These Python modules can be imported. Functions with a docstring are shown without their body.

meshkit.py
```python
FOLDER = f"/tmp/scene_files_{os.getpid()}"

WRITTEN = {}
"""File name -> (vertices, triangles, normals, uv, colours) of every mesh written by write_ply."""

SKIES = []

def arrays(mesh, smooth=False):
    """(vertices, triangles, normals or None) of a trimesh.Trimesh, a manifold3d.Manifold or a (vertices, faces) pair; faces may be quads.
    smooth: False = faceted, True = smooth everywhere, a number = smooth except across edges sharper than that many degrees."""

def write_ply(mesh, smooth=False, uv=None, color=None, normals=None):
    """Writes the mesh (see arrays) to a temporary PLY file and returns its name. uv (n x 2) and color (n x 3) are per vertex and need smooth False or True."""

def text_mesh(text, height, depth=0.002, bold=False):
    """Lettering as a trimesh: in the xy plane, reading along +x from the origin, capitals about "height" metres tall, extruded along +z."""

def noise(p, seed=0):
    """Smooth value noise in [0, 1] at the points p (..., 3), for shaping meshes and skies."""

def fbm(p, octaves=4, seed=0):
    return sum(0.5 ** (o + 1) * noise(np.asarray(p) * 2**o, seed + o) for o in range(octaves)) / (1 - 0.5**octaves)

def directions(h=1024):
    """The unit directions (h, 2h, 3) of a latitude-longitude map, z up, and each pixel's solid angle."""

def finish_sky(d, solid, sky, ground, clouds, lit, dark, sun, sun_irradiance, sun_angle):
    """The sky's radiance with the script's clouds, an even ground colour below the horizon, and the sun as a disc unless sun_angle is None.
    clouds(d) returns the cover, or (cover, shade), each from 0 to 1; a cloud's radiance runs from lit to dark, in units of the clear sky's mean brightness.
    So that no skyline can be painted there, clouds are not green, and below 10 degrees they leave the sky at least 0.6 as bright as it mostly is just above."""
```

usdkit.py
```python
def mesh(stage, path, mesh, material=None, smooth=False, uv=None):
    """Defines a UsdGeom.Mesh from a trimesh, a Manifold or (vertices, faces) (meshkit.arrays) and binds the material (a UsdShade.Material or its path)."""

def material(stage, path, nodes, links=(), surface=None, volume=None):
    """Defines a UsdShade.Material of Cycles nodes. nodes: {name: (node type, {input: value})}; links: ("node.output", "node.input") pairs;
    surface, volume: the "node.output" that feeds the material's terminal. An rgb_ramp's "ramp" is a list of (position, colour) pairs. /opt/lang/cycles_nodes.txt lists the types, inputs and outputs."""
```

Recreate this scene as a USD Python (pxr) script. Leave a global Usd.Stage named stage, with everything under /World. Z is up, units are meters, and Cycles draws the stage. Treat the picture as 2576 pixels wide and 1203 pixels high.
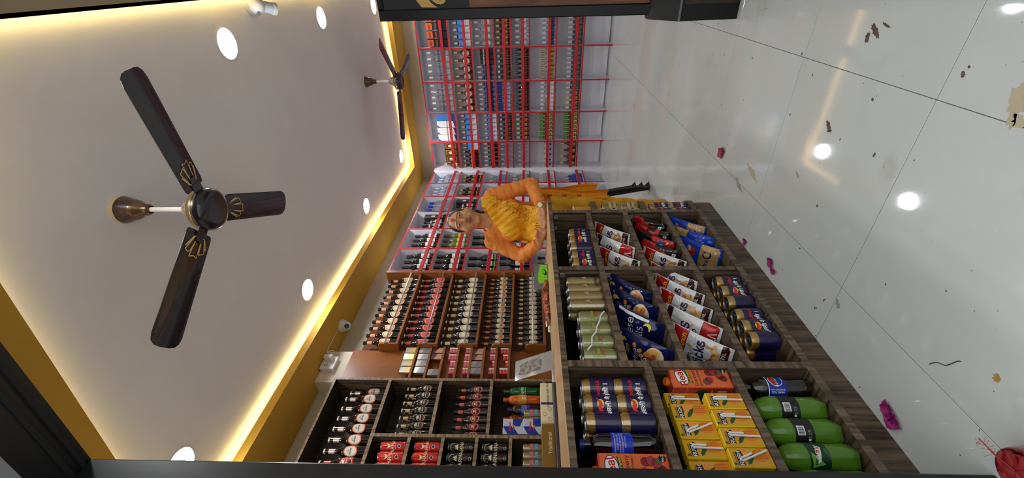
import math, random
import numpy as np, trimesh, usdkit, meshkit
import manifold3d as m3
from shapely.geometry import Polygon, Point, LineString, box as sbox
from shapely import affinity
from shapely.ops import unary_union
from pxr import Usd, UsdGeom, UsdLux, UsdShade, Gf, Sdf

stage = Usd.Stage.CreateInMemory()
UsdGeom.SetStageUpAxis(stage, UsdGeom.Tokens.z)
UsdGeom.SetStageMetersPerUnit(stage, 1.0)
UsdGeom.Xform.Define(stage, '/World')
UsdGeom.Scope.Define(stage, '/World/Looks')
rnd = random.Random(7)
PI = math.pi

# ---------------------------------------------------------------- camera, sky, lights, exposure
CAM_Z = 1.04
FOCAL_PX, YAW, PITCH, ROLL = 1064.25, 0.56825, 0.040576, -0.004038
EXPOSURE = 0.88
LAMP_POWER = 66.0          # radiance of each round ceiling lamp
COVE_POWER = 7.5           # radiance of the warm cove strip
SKY_POWER = 0.22           # daylight at the open shop front behind the camera

def camera():
    cy, sy, cp, sp, cr, sr = math.cos(YAW), math.sin(YAW), math.cos(PITCH), math.sin(PITCH), math.cos(ROLL), math.sin(ROLL)
    fwd = np.array([-sy * cp, cy * cp, sp]); right = np.array([cy, sy, 0]); up = np.cross(right, fwd)
    r2, u2 = cr * right + sr * up, -sr * right + cr * up
    cam = UsdGeom.Camera.Define(stage, '/World/camera')
    rows = [(-u2), r2, -fwd]                       # the phone was held upright: the picture lies on its side
    m = Gf.Matrix4d(*[float(v) for r in rows for v in (*r, 0)], 0, 0, CAM_Z, 1)
    cam.AddTransformOp().Set(m)
    cam.CreateHorizontalApertureAttr(36.0)
    cam.CreateVerticalApertureAttr(36.0 * 1203 / 2576)
    cam.CreateFocalLengthAttr(36.0 * FOCAL_PX / 2576)
    cam.CreateClippingRangeAttr(Gf.Vec2f(0.02, 100))
    cam.CreateExposureAttr(EXPOSURE)
camera()
sky = UsdLux.DomeLight.Define(stage, '/World/sky')
sky.CreateIntensityAttr(SKY_POWER)
sky.CreateColorAttr(Gf.Vec3f(0.93, 0.97, 1.0))

# ---------------------------------------------------------------- materials
MATS = {}
def lin(c):
    return tuple((x / 12.92 if x <= 0.04045 else ((x + 0.055) / 1.055) ** 2.4) for x in (v / 255.0 for v in c))
def mat(name, rgb, rough=0.5, metal=0.0, trans=0.0, coat=0.0, ior=1.5, emis=None, power=0.0, spec=0.5, sss=0.0, alpha=1.0):
    if name not in MATS:
        p = {"base_color": lin(rgb), "roughness": rough, "metallic": metal, "transmission_weight": trans, "coat_weight": coat, "ior": ior, "specular_ior_level": spec, "alpha": alpha}
        if emis: p.update(emission_color=lin(emis), emission_strength=power)
        if sss: p.update(subsurface_weight=sss, subsurface_scale=0.01)
        MATS[name] = usdkit.material(stage, '/World/Looks/' + name, {"p": ("principled_bsdf", p)}, [], surface="p.BSDF")
    return MATS[name]
def mat_noise(name, c1, c2, scale=(8, 8, 8), detail=3, rough=0.5, lo=0.35, hi=0.65, bump=0.0, coat=0.0, object_space=False, metal=0.0, distortion=0.0, extra=None):
    """two colours mixed by noise; scale is per axis, so that grain can run along one axis"""
    if name not in MATS:
        n = {"g": ("texture_coordinate", {}) if object_space else ("geometry", {}), "m": ("mapping", {"scale": scale}), "n": ("noise_texture", {"scale": 1.0, "detail": detail, "roughness": 0.6, "distortion": distortion}),
             "r": ("rgb_ramp", {"ramp": [(0, lin(c1)), (lo, lin(c1)), (hi, lin(c2)), (1, lin(c2))]}), "p": ("principled_bsdf", {"roughness": rough, "coat_weight": coat, "metallic": metal})}
        l = [("g.object" if object_space else "g.position", "m.vector"), ("m.vector", "n.vector"), ("n.fac", "r.fac"), ("r.color", "p.base_color")]
        if bump:
            n["b"] = ("bump", {"strength": bump, "distance": 0.004}); l += [("n.fac", "b.height"), ("b.normal", "p.normal")]
        MATS[name] = usdkit.material(stage, '/World/Looks/' + name, n, l, surface="p.BSDF")
    return MATS[name]

def emitter(name, rgb, power):
    if name not in MATS:
        MATS[name] = usdkit.material(stage, '/World/Looks/' + name, {"e": ("emission", {"color": rgb, "strength": power})}, [], surface="e.emission")
    return MATS[name]

# ---------------------------------------------------------------- prims
USED = {}
def numbered(parent, name):
    k = (parent, name); n = USED.get(k, 0); USED[k] = n + 1
    return name if n == 0 else f"{name}_{n:03d}"
def setdata(p, label=None, cat=None, group=None, kind=None):
    for k, v in (('label', label), ('category', cat), ('group', group), ('kind', kind)):
        if v: p.SetCustomDataByKey(k, v)
def path_of(parent):
    return '/World' if parent is None else (parent if isinstance(parent, str) else str(parent.GetPath()))
def obj(name, mesh, material, parent=None, smooth=False, label=None, kind=None, cat=None, group=None):
    pp = path_of(parent)
    m = usdkit.mesh(stage, pp + '/' + numbered(pp, name), mesh, material, smooth)
    setdata(m.GetPrim(), label, cat, group, kind)
    return m.GetPrim()
def thing(name, label, cat, loc=(0, 0, 0), rz=0.0, group=None, kind=None, parent=None):
    pp = path_of(parent)
    x = UsdGeom.Xform.Define(stage, pp + '/' + numbered(pp, name))
    x.AddTranslateOp().Set(Gf.Vec3d(*map(float, loc))); x.AddRotateZOp().Set(float(math.degrees(rz)))
    setdata(x.GetPrim(), label, cat, group, kind)
    return x.GetPrim()
class Kind:
    """one kind of thing: built the first time it is put somewhere, referenced afterwards"""
    def __init__(self, name, cat, look, build, r=0.03):
        self.name, self.cat, self.look, self.build, self.first, self.r = name, cat, look, build, None, r
    def put(self, loc, rz, label, group):
        t = thing(self.name, label, self.cat, loc, rz, group)
        if self.first is None:
            self.first = t; self.build(t)
        else:
            t.GetReferences().AddInternalReference(self.first.GetPath()); t.SetInstanceable(True)
        return t
ORD = ['first', 'second', 'third', 'fourth', 'fifth', 'sixth', 'seventh', 'eighth', 'ninth', 'tenth', 'eleventh', 'twelfth', 'thirteenth', 'fourteenth', 'fifteenth', 'sixteenth']

# ---------------------------------------------------------------- mesh helpers
def cat_(ms): return trimesh.util.concatenate(ms)
def move(m, x=0, y=0, z=0, rx=0, ry=0, rz=0):
    m = m.copy()
    for a, ax in ((rx, (1, 0, 0)), (ry, (0, 1, 0)), (rz, (0, 0, 1))):
        if a: m.apply_transform(trimesh.transformations.rotation_matrix(a, ax))
    m.apply_translation((x, y, z)); return m
def box(x0, x1, y0, y1, z0, z1, c=0.0):
    if c <= 0:
        m = trimesh.creation.box((x1 - x0, y1 - y0, z1 - z0)); m.apply_translation(((x0 + x1) / 2, (y0 + y1) / 2, (z0 + z1) / 2)); return m
    pts = []
    for sx, ix in ((x0, 1), (x1, -1)):
        for sy, iy in ((y0, 1), (y1, -1)):
            for sz, iz in ((z0, 1), (z1, -1)):
                pts += [(sx, sy + iy * c, sz + iz * c), (sx + ix * c, sy, sz + iz * c), (sx + ix * c, sy + iy * c, sz)]
    h = trimesh.convex.convex_hull(np.array(pts)); return trimesh.Trimesh(h.vertices, h.faces, process=False)
def lathe(prof, n=18):
    return trimesh.creation.revolve(np.array(prof, float), sections=n)
def tube(pts, r, n=8):
    import trimesh.creation as tc
    p = np.array(pts, float); r = np.broadcast_to(np.asarray(r, float), (len(p),))
    t = np.gradient(p, axis=0); t /= np.linalg.norm(t, axis=1, keepdims=True) + 1e-12
    v, f = [], []
    a = np.cross(t[0], (0, 0, 1.0) if abs(t[0][2]) < .9 else (1.0, 0, 0)); a /= np.linalg.norm(a)
    for i in range(len(p)):
        a = a - t[i] * (a @ t[i]); a /= np.linalg.norm(a); b = np.cross(t[i], a)
        for k in range(n):
            w = 2 * PI * k / n; v.append(p[i] + r[i] * (math.cos(w) * a + math.sin(w) * b))
    for i in range(len(p) - 1):
        for k in range(n):
            q = [i * n + k, i * n + (k + 1) % n, (i + 1) * n + (k + 1) % n, (i + 1) * n + k]
            f += [[q[0], q[1], q[2]], [q[0], q[2], q[3]]]
    for c, s in ((0, -1), (len(p) - 1, 1)):
        v.append(p[c]); j = len(v) - 1
        for k in range(n):
            e = [c * n + k, c * n + (k + 1) % n]
            f.append([j, e[1], e[0]] if s < 0 else [j, e[0], e[1]])
    return trimesh.Trimesh(np.array(v), np.array(f), process=False)
def extrude(poly, h, z=0.0):
    ps = getattr(poly, 'geoms', [poly])
    m = cat_([trimesh.creation.extrude_polygon(p, h, engine='earcut') for p in ps if p.area > 1e-9])
    m.apply_translation((0, 0, z)); return m
def upright(m):
    """a mesh laid out in xy (x to the side, y up) stood up: faces -y"""
    v = m.vertices; return trimesh.Trimesh(np.stack([v[:, 0], -v[:, 2], v[:, 1]], 1), m.faces, process=False)
def tri(poly):
    vs, fs, k = [], [], 0
    for p in getattr(poly, 'geoms', [poly]):
        if p.area < 1e-10: continue
        v, f = trimesh.creation.triangulate_polygon(p, engine='earcut')
        vs.append(v); fs.append(f + k); k += len(v)
    return np.vstack(vs), np.vstack(fs)
TXT = {}
def txt(s, h, bold=False, cx=0.0, cy=0.0, rot=0.0, squeeze=1.0):
    """lettering as flat triangles centred at (cx, cy)"""
    key = (s, bold)
    if key not in TXT:
        m = meshkit.text_mesh(s, 1.0, 0.01, bold)
        up = m.face_normals[:, 2] > 0.5
        v, f = m.vertices[:, :2], m.faces[up]
        u, inv = np.unique(f, return_inverse=True)
        TXT[key] = (v[u], inv.reshape(f.shape))
    v, f = TXT[key]; v = v.copy()
    v[:, 0] -= (v[:, 0].min() + v[:, 0].max()) / 2; v[:, 1] -= (v[:, 1].min() + v[:, 1].max()) / 2
    v = v * (h * squeeze, h)
    c, sn = math.cos(rot), math.sin(rot)
    return v @ np.array([[c, sn], [-sn, c]]) + (cx, cy), f
DEVA = [[[[364,-65],[364,-56],[367,-54],[365,-50],[364,-17],[372,-16],[375,-17],[374,-46],[372,-54],[375,-57],[375,-64],[372,-67],[367,-67]]],[[[226,-30],[227,-22],[265,-22],[263,-15],[261,-13],[252,-13],[250,-7],[251,-5],[255,-4],[261,-4],[266,-6],[271,-12],[275,-22],[307,-22],[307,-9],[314,-4],[322,-4],[329,-9],[334,-22],[341,-22],[341,-30],[335,-31],[334,-66],[326,-66],[325,-31],[319,-31],[318,-66],[310,-66],[310,-44],[306,-45],[304,-52],[302,-53],[295,-50],[296,-45],[295,-43],[289,-44],[289,-49],[291,-52],[301,-61],[300,-64],[296,-67],[294,-67],[283,-56],[280,-50],[280,-42],[282,-38],[286,-35],[295,-34],[303,-37],[310,-34],[309,-31],[275,-31],[275,-65],[266,-66],[266,-31],[259,-31],[258,-40],[250,-42],[257,-45],[260,-49],[261,-57],[259,-61],[256,-64],[249,-66],[247,-58],[250,-57],[252,-53],[250,-51],[243,-51],[239,-53],[240,-61],[249,-68],[249,-71],[245,-75],[242,-75],[232,-65],[230,-61],[230,-51],[232,-49],[230,-43],[231,-37],[234,-34],[239,-33],[239,-31]],[[315,-14],[316,-22],[324,-22],[324,-18],[321,-13]],[[243,-42],[240,-41],[240,-43],[243,-43]]],[[[173,-30],[174,-22],[183,-22],[182,-14],[184,-12],[183,-6],[187,-4],[193,-4],[198,-6],[202,-10],[206,-22],[213,-22],[213,-30],[207,-31],[206,-66],[198,-66],[198,-47],[190,-47],[190,-51],[187,-54],[183,-54],[176,-48],[175,-45],[176,-40],[179,-38],[198,-38],[198,-31]]],[[[6,-43],[7,-39],[13,-37],[21,-51],[27,-52],[29,-51],[28,-45],[22,-44],[20,-40],[21,-35],[27,-35],[28,-30],[22,-30],[19,-32],[16,-32],[13,-25],[18,-22],[28,-21],[36,-26],[38,-22],[126,-22],[126,-9],[133,-4],[141,-4],[145,-6],[150,-12],[153,-22],[160,-22],[160,-30],[154,-31],[153,-66],[145,-66],[145,-31],[138,-31],[137,-66],[129,-66],[129,-44],[125,-45],[123,-52],[121,-53],[114,-50],[115,-45],[114,-43],[108,-44],[108,-49],[110,-52],[120,-61],[119,-64],[115,-67],[113,-67],[102,-56],[99,-50],[99,-42],[101,-38],[105,-35],[114,-34],[122,-37],[129,-34],[129,-31],[95,-31],[94,-66],[86,-66],[85,-50],[71,-49],[81,-60],[81,-63],[77,-67],[70,-63],[59,-51],[56,-46],[56,-39],[58,-37],[67,-38],[67,-31],[51,-31],[50,-66],[42,-65],[42,-48],[38,-48],[38,-54],[34,-59],[29,-61],[23,-61],[16,-58],[12,-54]],[[134,-18],[135,-22],[143,-22],[143,-18],[140,-13],[135,-13]],[[76,-31],[75,-41],[85,-41],[85,-31]],[[36,-38],[42,-39],[42,-31],[37,-30]]]]
def deva(h, cx, cy, rot=0.0):
    g = unary_union([Polygon(p[0], p[1:]).buffer(0) for p in DEVA])
    v, f = tri(g); v = (v - (190, -40)) * (h / 45.0)
    c, s = math.cos(rot), math.sin(rot)
    return v @ np.array([[c, s], [-s, c]]) + (cx, cy), f
def finer(vf, e):
    v, f = vf; v3 = np.column_stack([v, np.zeros(len(v))])
    v3, f = trimesh.remesh.subdivide_to_size(v3, f, e, max_iter=12); return v3[:, :2], f
def decal(vf, fn, e=None):
    """flat triangles (x, y) carried onto a surface by fn(x, y) -> points"""
    if not isinstance(vf, tuple): vf = tri(vf)
    if e: vf = finer(vf, e)
    v, f = vf; return trimesh.Trimesh(fn(v[:, 0], v[:, 1]), f, process=False)
def on_cyl(R, off=0.0006, zc=0.0, a=0.0):
    return lambda x, y: np.stack([(R + off) * np.sin(x / R + a), -(R + off) * np.cos(x / R + a), y + zc], 1)
def on_front(y0, off=0.0006):
    return lambda x, z: np.stack([x, np.full_like(x, y0 - off), z], 1)
def on_side(x0, off=0.0006):
    """the face towards -x; the first coordinate runs along +y reversed so that writing reads from outside"""
    return lambda y, z: np.stack([np.full_like(y, x0 - off), -y, z], 1)
def ell(cx, cy, rx, ry, n=24, rot=0.0):
    p = Polygon([(rx * math.cos(2 * PI * k / n), ry * math.sin(2 * PI * k / n)) for k in range(n)])
    return affinity.translate(affinity.rotate(p, math.degrees(rot), origin=(0, 0)), cx, cy)
def rect(x0, x1, y0, y1): return sbox(x0, y0, x1, y1)
def both(*vfs):
    vs, fs, k = [], [], 0
    for vf in vfs:
        if not isinstance(vf, tuple): vf = tri(vf)
        vs.append(vf[0]); fs.append(vf[1] + k); k += len(vf[0])
    return np.vstack(vs), np.vstack(fs)
def seam(p0, p1, w):
    return LineString([p0, p1]).buffer(w, cap_style=2)
def surface_nets(fn, lo, hi, h):
    """closed surface of fn = 0 on a grid of step h; fn takes (n, 3)"""
    ax = [np.arange(a, b + h, h) for a, b in zip(lo, hi)]
    G = np.stack(np.meshgrid(*ax, indexing='ij'), -1); S = G.shape[:3]
    F = fn(G.reshape(-1, 3)).reshape(S); ins = F < 0
    cnt = sum(ins[i:S[0] - 1 + i, j:S[1] - 1 + j, k:S[2] - 1 + k].astype(int) for i in (0, 1) for j in (0, 1) for k in (0, 1))
    act = (cnt > 0) & (cnt < 8); idx = -np.ones(act.shape, int); idx[act] = np.arange(act.sum())
    cells = np.argwhere(act); acc = np.zeros((len(cells), 3)); num = np.zeros(len(cells))
    corners = [(i, j, k) for i in (0, 1) for j in (0, 1) for k in (0, 1)]
    for a in corners:
        for d in range(3):
            if a[d]: continue
            b = list(a); b[d] = 1
            A, B = cells + a, cells + b; fa, fb = F[tuple(A.T)], F[tuple(B.T)]; cr = (fa < 0) != (fb < 0)
            t = np.where(cr, fa / np.where(cr, fa - fb, 1), 0)
            pt = A.astype(float); pt[:, d] += t
            acc[cr] += pt[cr]; num[cr] += 1
    V = np.array(lo) + h * acc / num[:, None]
    faces = []
    for d in range(3):
        u, w = (d + 1) % 3, (d + 2) % 3
        sl = [slice(1, -1)] * 3; sl[d] = slice(0, -1); sl2 = list(sl); sl2[d] = slice(1, None)
        e0, e1 = ins[tuple(sl)], ins[tuple(sl2)]
        at = np.argwhere(e0 != e1)
        off = np.ones(3, int); off[d] = 0
        P = at + off
        flip = e0[tuple(at.T)]
        q = []
        for du, dw in ((-1, -1), (0, -1), (0, 0), (-1, 0)):
            c = P.copy(); c[:, u] += du; c[:, w] += dw; q.append(idx[tuple(c.T)])
        q = np.stack(q, 1); q[~flip] = q[~flip][:, ::-1]
        faces.append(q)
    Q = np.vstack(faces); Q = Q[(Q >= 0).all(1)]
    return trimesh.Trimesh(V, np.vstack([Q[:, [0, 1, 2]], Q[:, [0, 2, 3]]]), process=False)
def smin(a, b, k):
    t = np.clip(0.5 + 0.5 * (b - a) / k, 0, 1); return b * (1 - t) + a * t - k * t * (1 - t)
def cone(p, a, b, r0, r1):
    a, b = np.array(a, float), np.array(b, float); d = b - a
    t = np.clip(((p - a) @ d) / (d @ d), 0, 1); return np.linalg.norm(p - a - t[:, None] * d, axis=1) - (r0 + (r1 - r0) * t)
def ellip(p, c, r):
    q = (p - np.array(c)) / np.array(r); n = np.linalg.norm(q, axis=1); g = np.linalg.norm(q / np.array(r), axis=1)
    return n * (n - 1) / np.maximum(g, 1e-9)

# ================================================================ the room
FLOOR_M = None
def tile_material():
    n = {"g": ("geometry", {}), "m": ("mapping", {"scale": (1.3, 1.3, 1.3)}), "n": ("noise_texture", {"scale": 1.0, "detail": 5}),
         "r": ("rgb_ramp", {"ramp": [(0, lin((188, 194, 190))), (0.4, lin((195, 200, 197))), (0.65, lin((202, 207, 204))), (1, lin((206, 210, 208)))]}),
         "v": ("noise_texture", {"scale": 38.0, "detail": 2}), "vr": ("rgb_ramp", {"ramp": [(0, (0, 0, 0)), (0.735, (0, 0, 0)), (0.755, (1, 1, 1)), (1, (1, 1, 1))]}),
         "b": ("noise_texture", {"scale": 3.1, "detail": 6}), "br": ("rgb_ramp", {"ramp": [(0, (0, 0, 0)), (0.64, (0, 0, 0)), (0.72, (0.5, 0.5, 0.5)), (1, (0.6, 0.6, 0.6))]}),
         "x": ("mix_color", {"b": lin((88, 78, 66))}), "y": ("mix_color", {"b": lin((168, 162, 146))}), "p": ("principled_bsdf", {"roughness": 0.05, "specular_ior_level": 0.55})}
    l = [("g.position", "m.vector"), ("m.vector", "n.vector"), ("n.fac", "r.fac"), ("g.position", "v.vector"), ("v.fac", "vr.fac"), ("g.position", "b.vector"), ("b.fac", "br.fac"),
         ("r.color", "y.a"), ("br.color", "y.fac"), ("y.result", "x.a"), ("vr.color", "x.fac"), ("x.result", "p.base_color")]
    return usdkit.material(stage, '/World/Looks/floor_tile', n, l, surface="p.BSDF")
TILE = tile_material()
GROUT = mat('grout', (112, 108, 100), 0.9)
PAINT = mat_noise('ceiling_paint', (242, 242, 247), (246, 246, 250), (3, 3, 3), 3, 0.85)
BEIGE = mat_noise('wall_paint', (192, 181, 162), (198, 187, 168), (4, 4, 4), 3, 0.8)
CREAM = mat('pillar_paint', (226, 214, 194), 0.8)
YELLOW = mat_noise('yellow_paint', (206, 158, 50), (212, 164, 56), (3, 3, 3), 3, 0.7)
TAUPE = mat('soffit_taupe', (172, 156, 128), 0.8)  # greyer than the yellow, for the soffit along the display wall
BLACK = mat('black_metal', (9, 9, 10), 0.3, spec=.3)
BLACK2 = mat_noise('black_frame', (13, 14, 15), (22, 23, 25), (3, 3, 20), 3, 0.35)
LED = emitter('cove_led', (1.0, 0.76, 0.30), COVE_POWER)
LAMP = emitter('lamp_glass', (0.90, 0.95, 1.0), LAMP_POWER)
WHITE = mat('white_plastic', (232, 232, 230), 0.35)

XL, XR, YF, YB, ZS, ZC = -2.692, 0.46, 0.50, 5.955, 2.657, 2.76
# floor tiles, each with its own edges, the joints a little lower
fl = thing('floor', 'pale grey polished floor of large square tiles with thin dark joints', None, kind='structure')
obj('grout', box(-2.75, 0.6, -1.6, 6.05, -0.05, -0.0025), GROUT, fl)
TX, TY, TS, TJ = -0.3085, 1.136, 0.6142, 0.0009
for i in range(-5, 3):
    for j in range(-5, 9):
        x0, y0 = TX + i * TS, TY + j * TS
        if x0 > 0.5 or x0 + TS < -2.7 or y0 > 5.96 or y0 < -1.6: continue
        obj('tile', box(max(x0 + TJ, -2.75), min(x0 + TS - TJ, 0.6), y0 + TJ, min(y0 + TS - TJ, 6.0), -0.02, 0.0, 0.0008), TILE, fl)
obj('ceiling', box(XL - 0.1, XR + 0.1, -0.2, YB + 0.1, ZC, ZC + 0.06), PAINT, None, kind='structure', label='flat pale grey ceiling inside the tray with round lamps and fans')
obj('wall_left', box(XL - 0.08, XL, -0.2, YB + 0.08, 0, ZC), BEIGE, None, kind='structure', label='beige wall behind the beer racks and side shelf')
obj('wall_back', box(XL - 0.08, XR + 0.08, YB, YB + 0.08, 0, ZC), BEIGE, None, kind='structure', label='beige end wall above the long red edged bottle shelf')
obj('wall_right', box(XR, XR + 0.08, 0.6, YB + 0.08, 0, ZC), BEIGE, None, kind='structure', label='beige wall behind the black advertising display')
obj('pillar', box(XL, -2.577, 2.05, 2.350, 0, ZS), CREAM, None, kind='structure', label='cream pillar standing out of the wall beside the wood cabinet')
# tray ceiling: a yellow soffit around it with a lip; the light strip lies hidden behind the lip
tray = Polygon([(-2.292, 0.80), (-0.090, 1.042), (-0.090, 5.572), (-2.322, 5.556)])
room = sbox(XL, 0.45, XR, YB)
right_zone = sbox(-0.090, 0.3, 1.0, 7.0)
sof = thing('trim_1', 'yellow dropped soffit running round the ceiling tray', None, kind='structure')
obj('soffit', extrude(room.difference(tray.buffer(0.014, join_style=2)).difference(right_zone), 0.02, ZS), YELLOW, sof)
obj('soffit_end', extrude(room.difference(tray).intersection(right_zone), 0.02, ZS), TAUPE, sof, label='taupe stretch of soffit along the display wall')
obj('fascia', extrude(tray.buffer(0.014, join_style=2).difference(tray), 0.058, ZS), YELLOW, sof)
obj('light_strip', extrude(tray.buffer(0.060, join_style=2).difference(tray.buffer(0.045, join_style=2)), 0.034, ZS + 0.0205), LED, sof, label='warm glowing light strip hidden behind the lip')
# shop front: black post and black header across the opening the picture is taken through
obj('door_1', box(-1.15, -0.98, 0.38, 0.549, 0, 2.113, 0.004), BLACK2, None, kind='structure', label='black metal door post at the shop entrance')
hd = extrude(Polygon([(-1.2, 0.532), (0.56, 0.668), (0.56, 0.520), (-1.2, 0.432)]), 0.55, 2.113)
obj('door_2', hd, BLACK2, None, kind='structure', label='black header beam over the shop entrance')
grooves = cat_([extrude(LineString([(-1.1, 0.4945 + k), (0.5, 0.590 + k * 1.3)]).buffer(0.004), 0.012, 2.106) for k in (0.0, 0.026)])
obj('trim_2', grooves, mat('groove', (8, 8, 9), 0.6), None, kind='structure', label='two thin dark ridges along the underside of the header beam')
obj('wall_front', box(XL, -1.15, 0.42, 0.50, 0, ZC), BEIGE, None, kind='structure', label='beige wall beside the black door post')

# ---------------------------------------------------------------- lamps in the ceiling
LAMPS = [(-2.02, 1.10), (-2.055, 2.50), (-2.07, 3.905), (-2.09, 5.353), (-0.315, 1.17), (-0.318, 2.583), (-0.301, 3.897), (-0.306, 5.30)]
lamp_words = ['beside the black door post', 'above the beer racks', 'above the side shelf, nearest the woman', 'in the far corner of the tray',
              'nearest the shop entrance', 'beside the swivel security camera', 'between the swivel camera and the far end', 'behind the black advertising display']
def build_lamp(t):
    obj('lens', lathe([(0, -0.006), (0.04, -0.0062), (0.078, -0.003), (0.08, 0.0)], 40), LAMP, t)
    obj('trim_ring', lathe([(0.08, 0.0), (0.082, -0.004), (0.09, -0.003), (0.094, 0.0)], 40), WHITE, t, smooth=True)
K_LAMP = Kind('ceiling_lamp', 'ceiling lamp', '', build_lamp)
for (x, y), w in zip(LAMPS, lamp_words):
    K_LAMP.put((x, y, ZC), 0, 'round white ceiling lamp ' + w, 'round recessed ceiling lamps')

# ================================================================ bottle shelves (end wall and side wall)
RED = mat('red_edging', (196, 30, 46), 0.4)
SHELFW = mat_noise('shelf_white', (234, 233, 243), (240, 239, 248), (5, 5, 5), 2, 0.45)
BROWN_SHADED = mat_noise('shaded_brown_laminate', (96, 52, 26), (112, 62, 32), (6, 6, 6), 4, 0.5)  # brown laminate darkened, the shade behind the bottles put into its colour
BROWN = mat_noise('brown_laminate', (138, 78, 28), (150, 88, 36), (6, 6, 6), 4, 0.4)
BACK_Z = [2.040, 1.757, 1.478, 1.267, 1.034, 0.702, 0.368]     # tops of the boards
SIDE_Z = [2.034, 1.705, 1.367, 1.037, 0.684, 0.279]
BAY = 0.4068
def shelf_unit(name, label, length, depth, tops, bays, loc, rz, top=2.434, first_end=True, last_end=True):
    """front edge along +x at y = 0, depth towards +y"""
    t = thing(name, label, 'shelf', loc, rz)
    obj('back_panel', box(0, length, depth - 0.012, depth, 0.01, top), SHELFW, t)
    W = 0.016
    def red_edge(m, parent): obj('edge_strip', m, RED, parent)
    b = obj('shelf_board', box(0, length, 0.004, depth - 0.012, top - W, top), SHELFW, t)
    red_edge(box(0, length, 0.0, 0.004, top - W, top), b)
    for z in tops:
        b = obj('shelf_board', box(0.0, length, 0.004, depth - 0.012, z - W, z), SHELFW, t)
        red_edge(box(0.0, length, -0.0005, 0.004, z - W - 0.001, z + 0.001), b)
        obj('guard_rail', box(-0.004 if first_end else 0.02, length, -0.016, -0.002, z + 0.060, z + 0.096, 0.002), RED, t)
    for k in range(bays + 1):
        x = k * BAY - W / 2
        if k == 0: x = 0
        if k == bays: x = length - W
        if (k == 0 and not first_end) or (k == bays and not last_end):
            obj('corner_panel', box(x, x + W, -0.004 if k == 0 else 0.004, depth - 0.012, 0.0, top - W), SHELFW, t)
            if k == 0: obj('corner_panel', box(-0.042, 0.0, 0.0, 0.016, 0.0, top), SHELFW, t)
            continue
        d = obj('divider', box(x, x + W, 0.004, depth - 0.012, 0.0, top - W), SHELFW, t)
        red_edge(box(x - 0.001, x + W + 0.001, -0.001, 0.004, 0.0, top - W), d)
    return t
BACK_Y, SIDE_X, CORNER_X, SIDE_Y0, SIDE_Y1 = 5.728, -2.482, -2.446, 3.300, 5.727
shelf_unit('bottle_shelf', 'long white bottle shelf with red edges and red guard rails along the end wall', 7 * BAY + 0.01, 0.226, BACK_Z, 7, (CORNER_X, BACK_Y, 0), 0, first_end=False)
# the side shelf faces +x: its local x axis runs along +y
shelf_unit('bottle_shelf', 'white bottle shelf with red edges on the side wall behind the woman', SIDE_Y1 - SIDE_Y0, 0.208, SIDE_Z, 6, (SIDE_X, SIDE_Y0, 0), PI / 2, last_end=False)

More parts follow.
